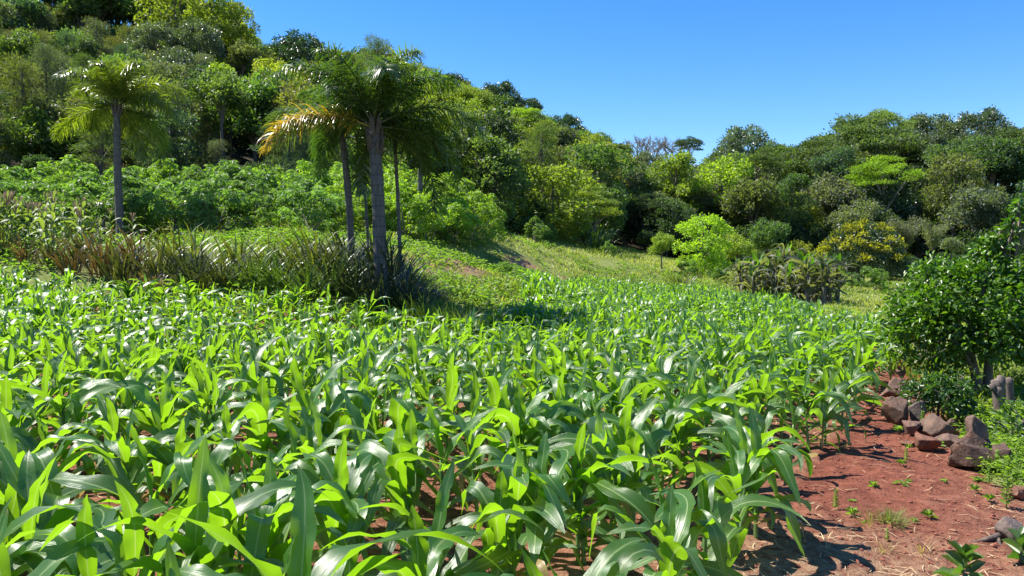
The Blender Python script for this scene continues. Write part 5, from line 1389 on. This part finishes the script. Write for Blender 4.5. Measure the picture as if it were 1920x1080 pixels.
tag(link("straw_litter", mesh_from("straw_litter", v.reshape(-1, 3), q, None, np.repeat(g.random(n), 6), None, M_STRAW)), "thin dry straw and stalk bits scattered over the red soil", "straw litter", None, "stuff")
# clods and pebbles
pts = in_region(26000, -6, 6, 1.5, 11); k = inside(pts[:, 0], pts[:, 1], PATH) | inside(pts[:, 0], pts[:, 1], FIELD)
pts = pts[k & (np.abs(pts[:, 0]) < pts[:, 1] * .70 + .3)]; n = len(pts)
oc = np.array([[1, 0, 0], [-1, 0, 0], [0, 1, 0], [0, -1, 0], [0, 0, 1], [0, 0, -1.0], [.6, .6, .5], [-.6, .6, .5], [-.6, -.6, .5], [.6, -.6, .5]])
rad = (.004 + .016 * g.random(n) ** 4)[:, None, None]
v = oc[None] * g.uniform(.6, 1.2, (n, 10, 3)) * rad; v[..., 2] *= .8
v = v + np.column_stack([pts, zi(pts[:, 0], pts[:, 1]) + .003])[:, None, :]
fq = np.array([[4, 6, 7, 4], [4, 7, 8, 4], [4, 8, 9, 4], [4, 9, 6, 4], [6, 0, 2, 6], [6, 2, 7, 6], [7, 2, 1, 7], [7, 1, 8, 7], [8, 1, 3, 8], [8, 3, 9, 8], [9, 3, 0, 9], [9, 0, 6, 9]]); fq[:, 3] = fq[:, 2]
tag(link("soil_clods", mesh_from("soil_clods", v.reshape(-1, 3), (np.arange(n)[:, None, None] * 10 + fq).reshape(-1, 4), None, None, None, M_CLOD, False)), "crumbs and clods of red soil strewn over the ground", "soil clods", None, "stuff")

def blades(pts, hgt, w, nb, spread, seed, z=None):
    g = np.random.default_rng(seed); n = len(pts) * nb
    base = np.repeat(pts, nb, 0) + g.normal(0, spread, (n, 2)); zz = height(base[:, 0], base[:, 1]) + (0 if z is None else np.repeat(z, nb))
    a = g.uniform(0, 6.28, n); h = np.repeat(hgt, nb) * g.uniform(.5, 1.15, n); ln = g.uniform(.2, .9, n)
    b = np.column_stack([base, zz - .02]); o = np.stack([np.cos(a), np.sin(a), np.zeros(n)], -1); s = np.stack([-np.sin(a), np.cos(a), np.zeros(n)], -1)
    ww = (np.broadcast_to(w, n) * g.uniform(.7, 1.3, n))[:, None]
    m = b + o * (h * ln * .35)[:, None] + np.array([0, 0, .62]) * h[:, None]; t = b + o * (h * ln)[:, None] + np.array([0, 0, .92]) * h[:, None]
    v = np.stack([b - s * ww / 2, b + s * ww / 2, m + s * ww * .45, m - s * ww * .45, t], 1).reshape(-1, 3)
    q = (np.arange(n)[:, None, None] * 5 + np.array([[0, 1, 2, 3], [3, 2, 4, 4]])).reshape(-1, 4)
    return v, q, np.repeat(np.clip(np.repeat(g.random(len(pts)), nb) * .6 + g.random(n) * .4, 0, 1), 5)
# meadow
woodf = lambda x: np.interp(x, [w[0] for w in WOODLINE], [w[1] for w in WOODLINE])
yy = 9 + 65 * g.random(70000) ** 1.2
pts = np.column_stack([(g.uniform(-.72, 1.0, 70000)) * yy, yy])
bz = np.zeros(len(pts))
for (bx, by), r in BARE: bz = np.maximum(bz, np.exp(-((pts[:, 0] - bx) ** 2 + ((pts[:, 1] - by) * .7) ** 2) / r ** 2))
k = ~inside(pts[:, 0], pts[:, 1], FIELD) & ~inside(pts[:, 0], pts[:, 1], PATH) & (pts[:, 1] < woodf(pts[:, 0]) + 3) & (g.random(len(pts)) > bz * .75) & (pts[:, 0] > pts[:, 1] * -.30 - 3)
pts = pts[k][:44000]; pn = fbm(pts[:, 0] * .30, pts[:, 1] * .30, 8)
for nm, sel, col, lab, hh in (("meadow_grass", pn < .5, (.15, .20, .035), "short green meadow grass on the slope beyond the maize", .24), ("dry_meadow_grass", pn >= .5, (.24, .275, .075), "pale dry meadow grass in streaks on the slope", .20)):
    pp = pts[sel]; v, q, t = blades(pp, hh * (0.35 + 2.6 * fbm(pp[:, 0] * .6, pp[:, 1] * .6, 12) ** 2.2), .016 + pp[:, 1].mean() * .0004, 6, .12, 5)
    x = link(nm, mesh_from(nm, v, q, None, t, None, M_GRASS)); x.color = (*col, 1); tag(x, lab, "grass", None, "stuff")
# low weeds: bright ground cover right of the rocks, leafy weeds on the meadow and the bank
def leafy(pts, L, W, per, hgt, seed):
    g = np.random.default_rng(seed); n = len(pts) * per; b = MB()
    base = np.column_stack([pts, height(pts[:, 0], pts[:, 1])]); p = np.repeat(base, per, 0)
    f = g.random(n); h = np.repeat(hgt, per)
    p = p + np.column_stack([g.normal(0, .25, (n, 2)) * h[:, None], f * h])
    a = g.uniform(0, 6.28, n)
    ovals_at(b, p, np.stack([np.cos(a), np.sin(a), g.uniform(.0, .9, n)], -1), L * g.uniform(.6, 1.3, n), W * g.uniform(.7, 1.3, n), g, droop=.1)
    return b
pts = np.column_stack([g.uniform(3.5, 12, 13000), g.uniform(5.2, 13, 13000)])
k = ~inside(pts[:, 0], pts[:, 1], PATH) & ((pts[:, 0] - EDGE0[0]) * ROWNRM[0] + (pts[:, 1] - EDGE0[1]) * ROWNRM[1] < 0) & (pts[:, 0] < pts[:, 1] * .95)
pts = pts[k]
x = link("ground_weeds", leafy(pts, .055, .018, 9, .05 + .16 * fbm(pts[:, 0] * 1.7, pts[:, 1] * 1.7, 2), 3).mesh("ground_weeds", M_LEAF)); x.color = (.13, .20, .030, 1)
tag(x, "bright green low weeds covering the ground behind the rocks and stumps", "ground cover", None, "stuff")
yy = g.uniform(17, 46, 9000); pts = np.column_stack([g.uniform(-.70, .35, 9000) * yy, yy]); u = fbm(pts[:, 0] * .4, pts[:, 1] * .4, 15)
k = ~inside(pts[:, 0], pts[:, 1], FIELD) & (u > np.where((pts[:, 1] < 19) & (pts[:, 0] < -2), .56, .44)) & (pts[:, 1] < woodf(pts[:, 0]))
pts = pts[k]
x = link("meadow_weeds", leafy(pts, .13, .055, 9, .12 + .40 * (fbm(pts[:, 0] * .9, pts[:, 1] * .9, 6)), 9).mesh("meadow_weeds", M_LEAF)); x.color = (.095, .16, .028, 1)
tag(x, "leafy low weeds growing in patches on the bank and the meadow", "ground cover", None, "stuff")
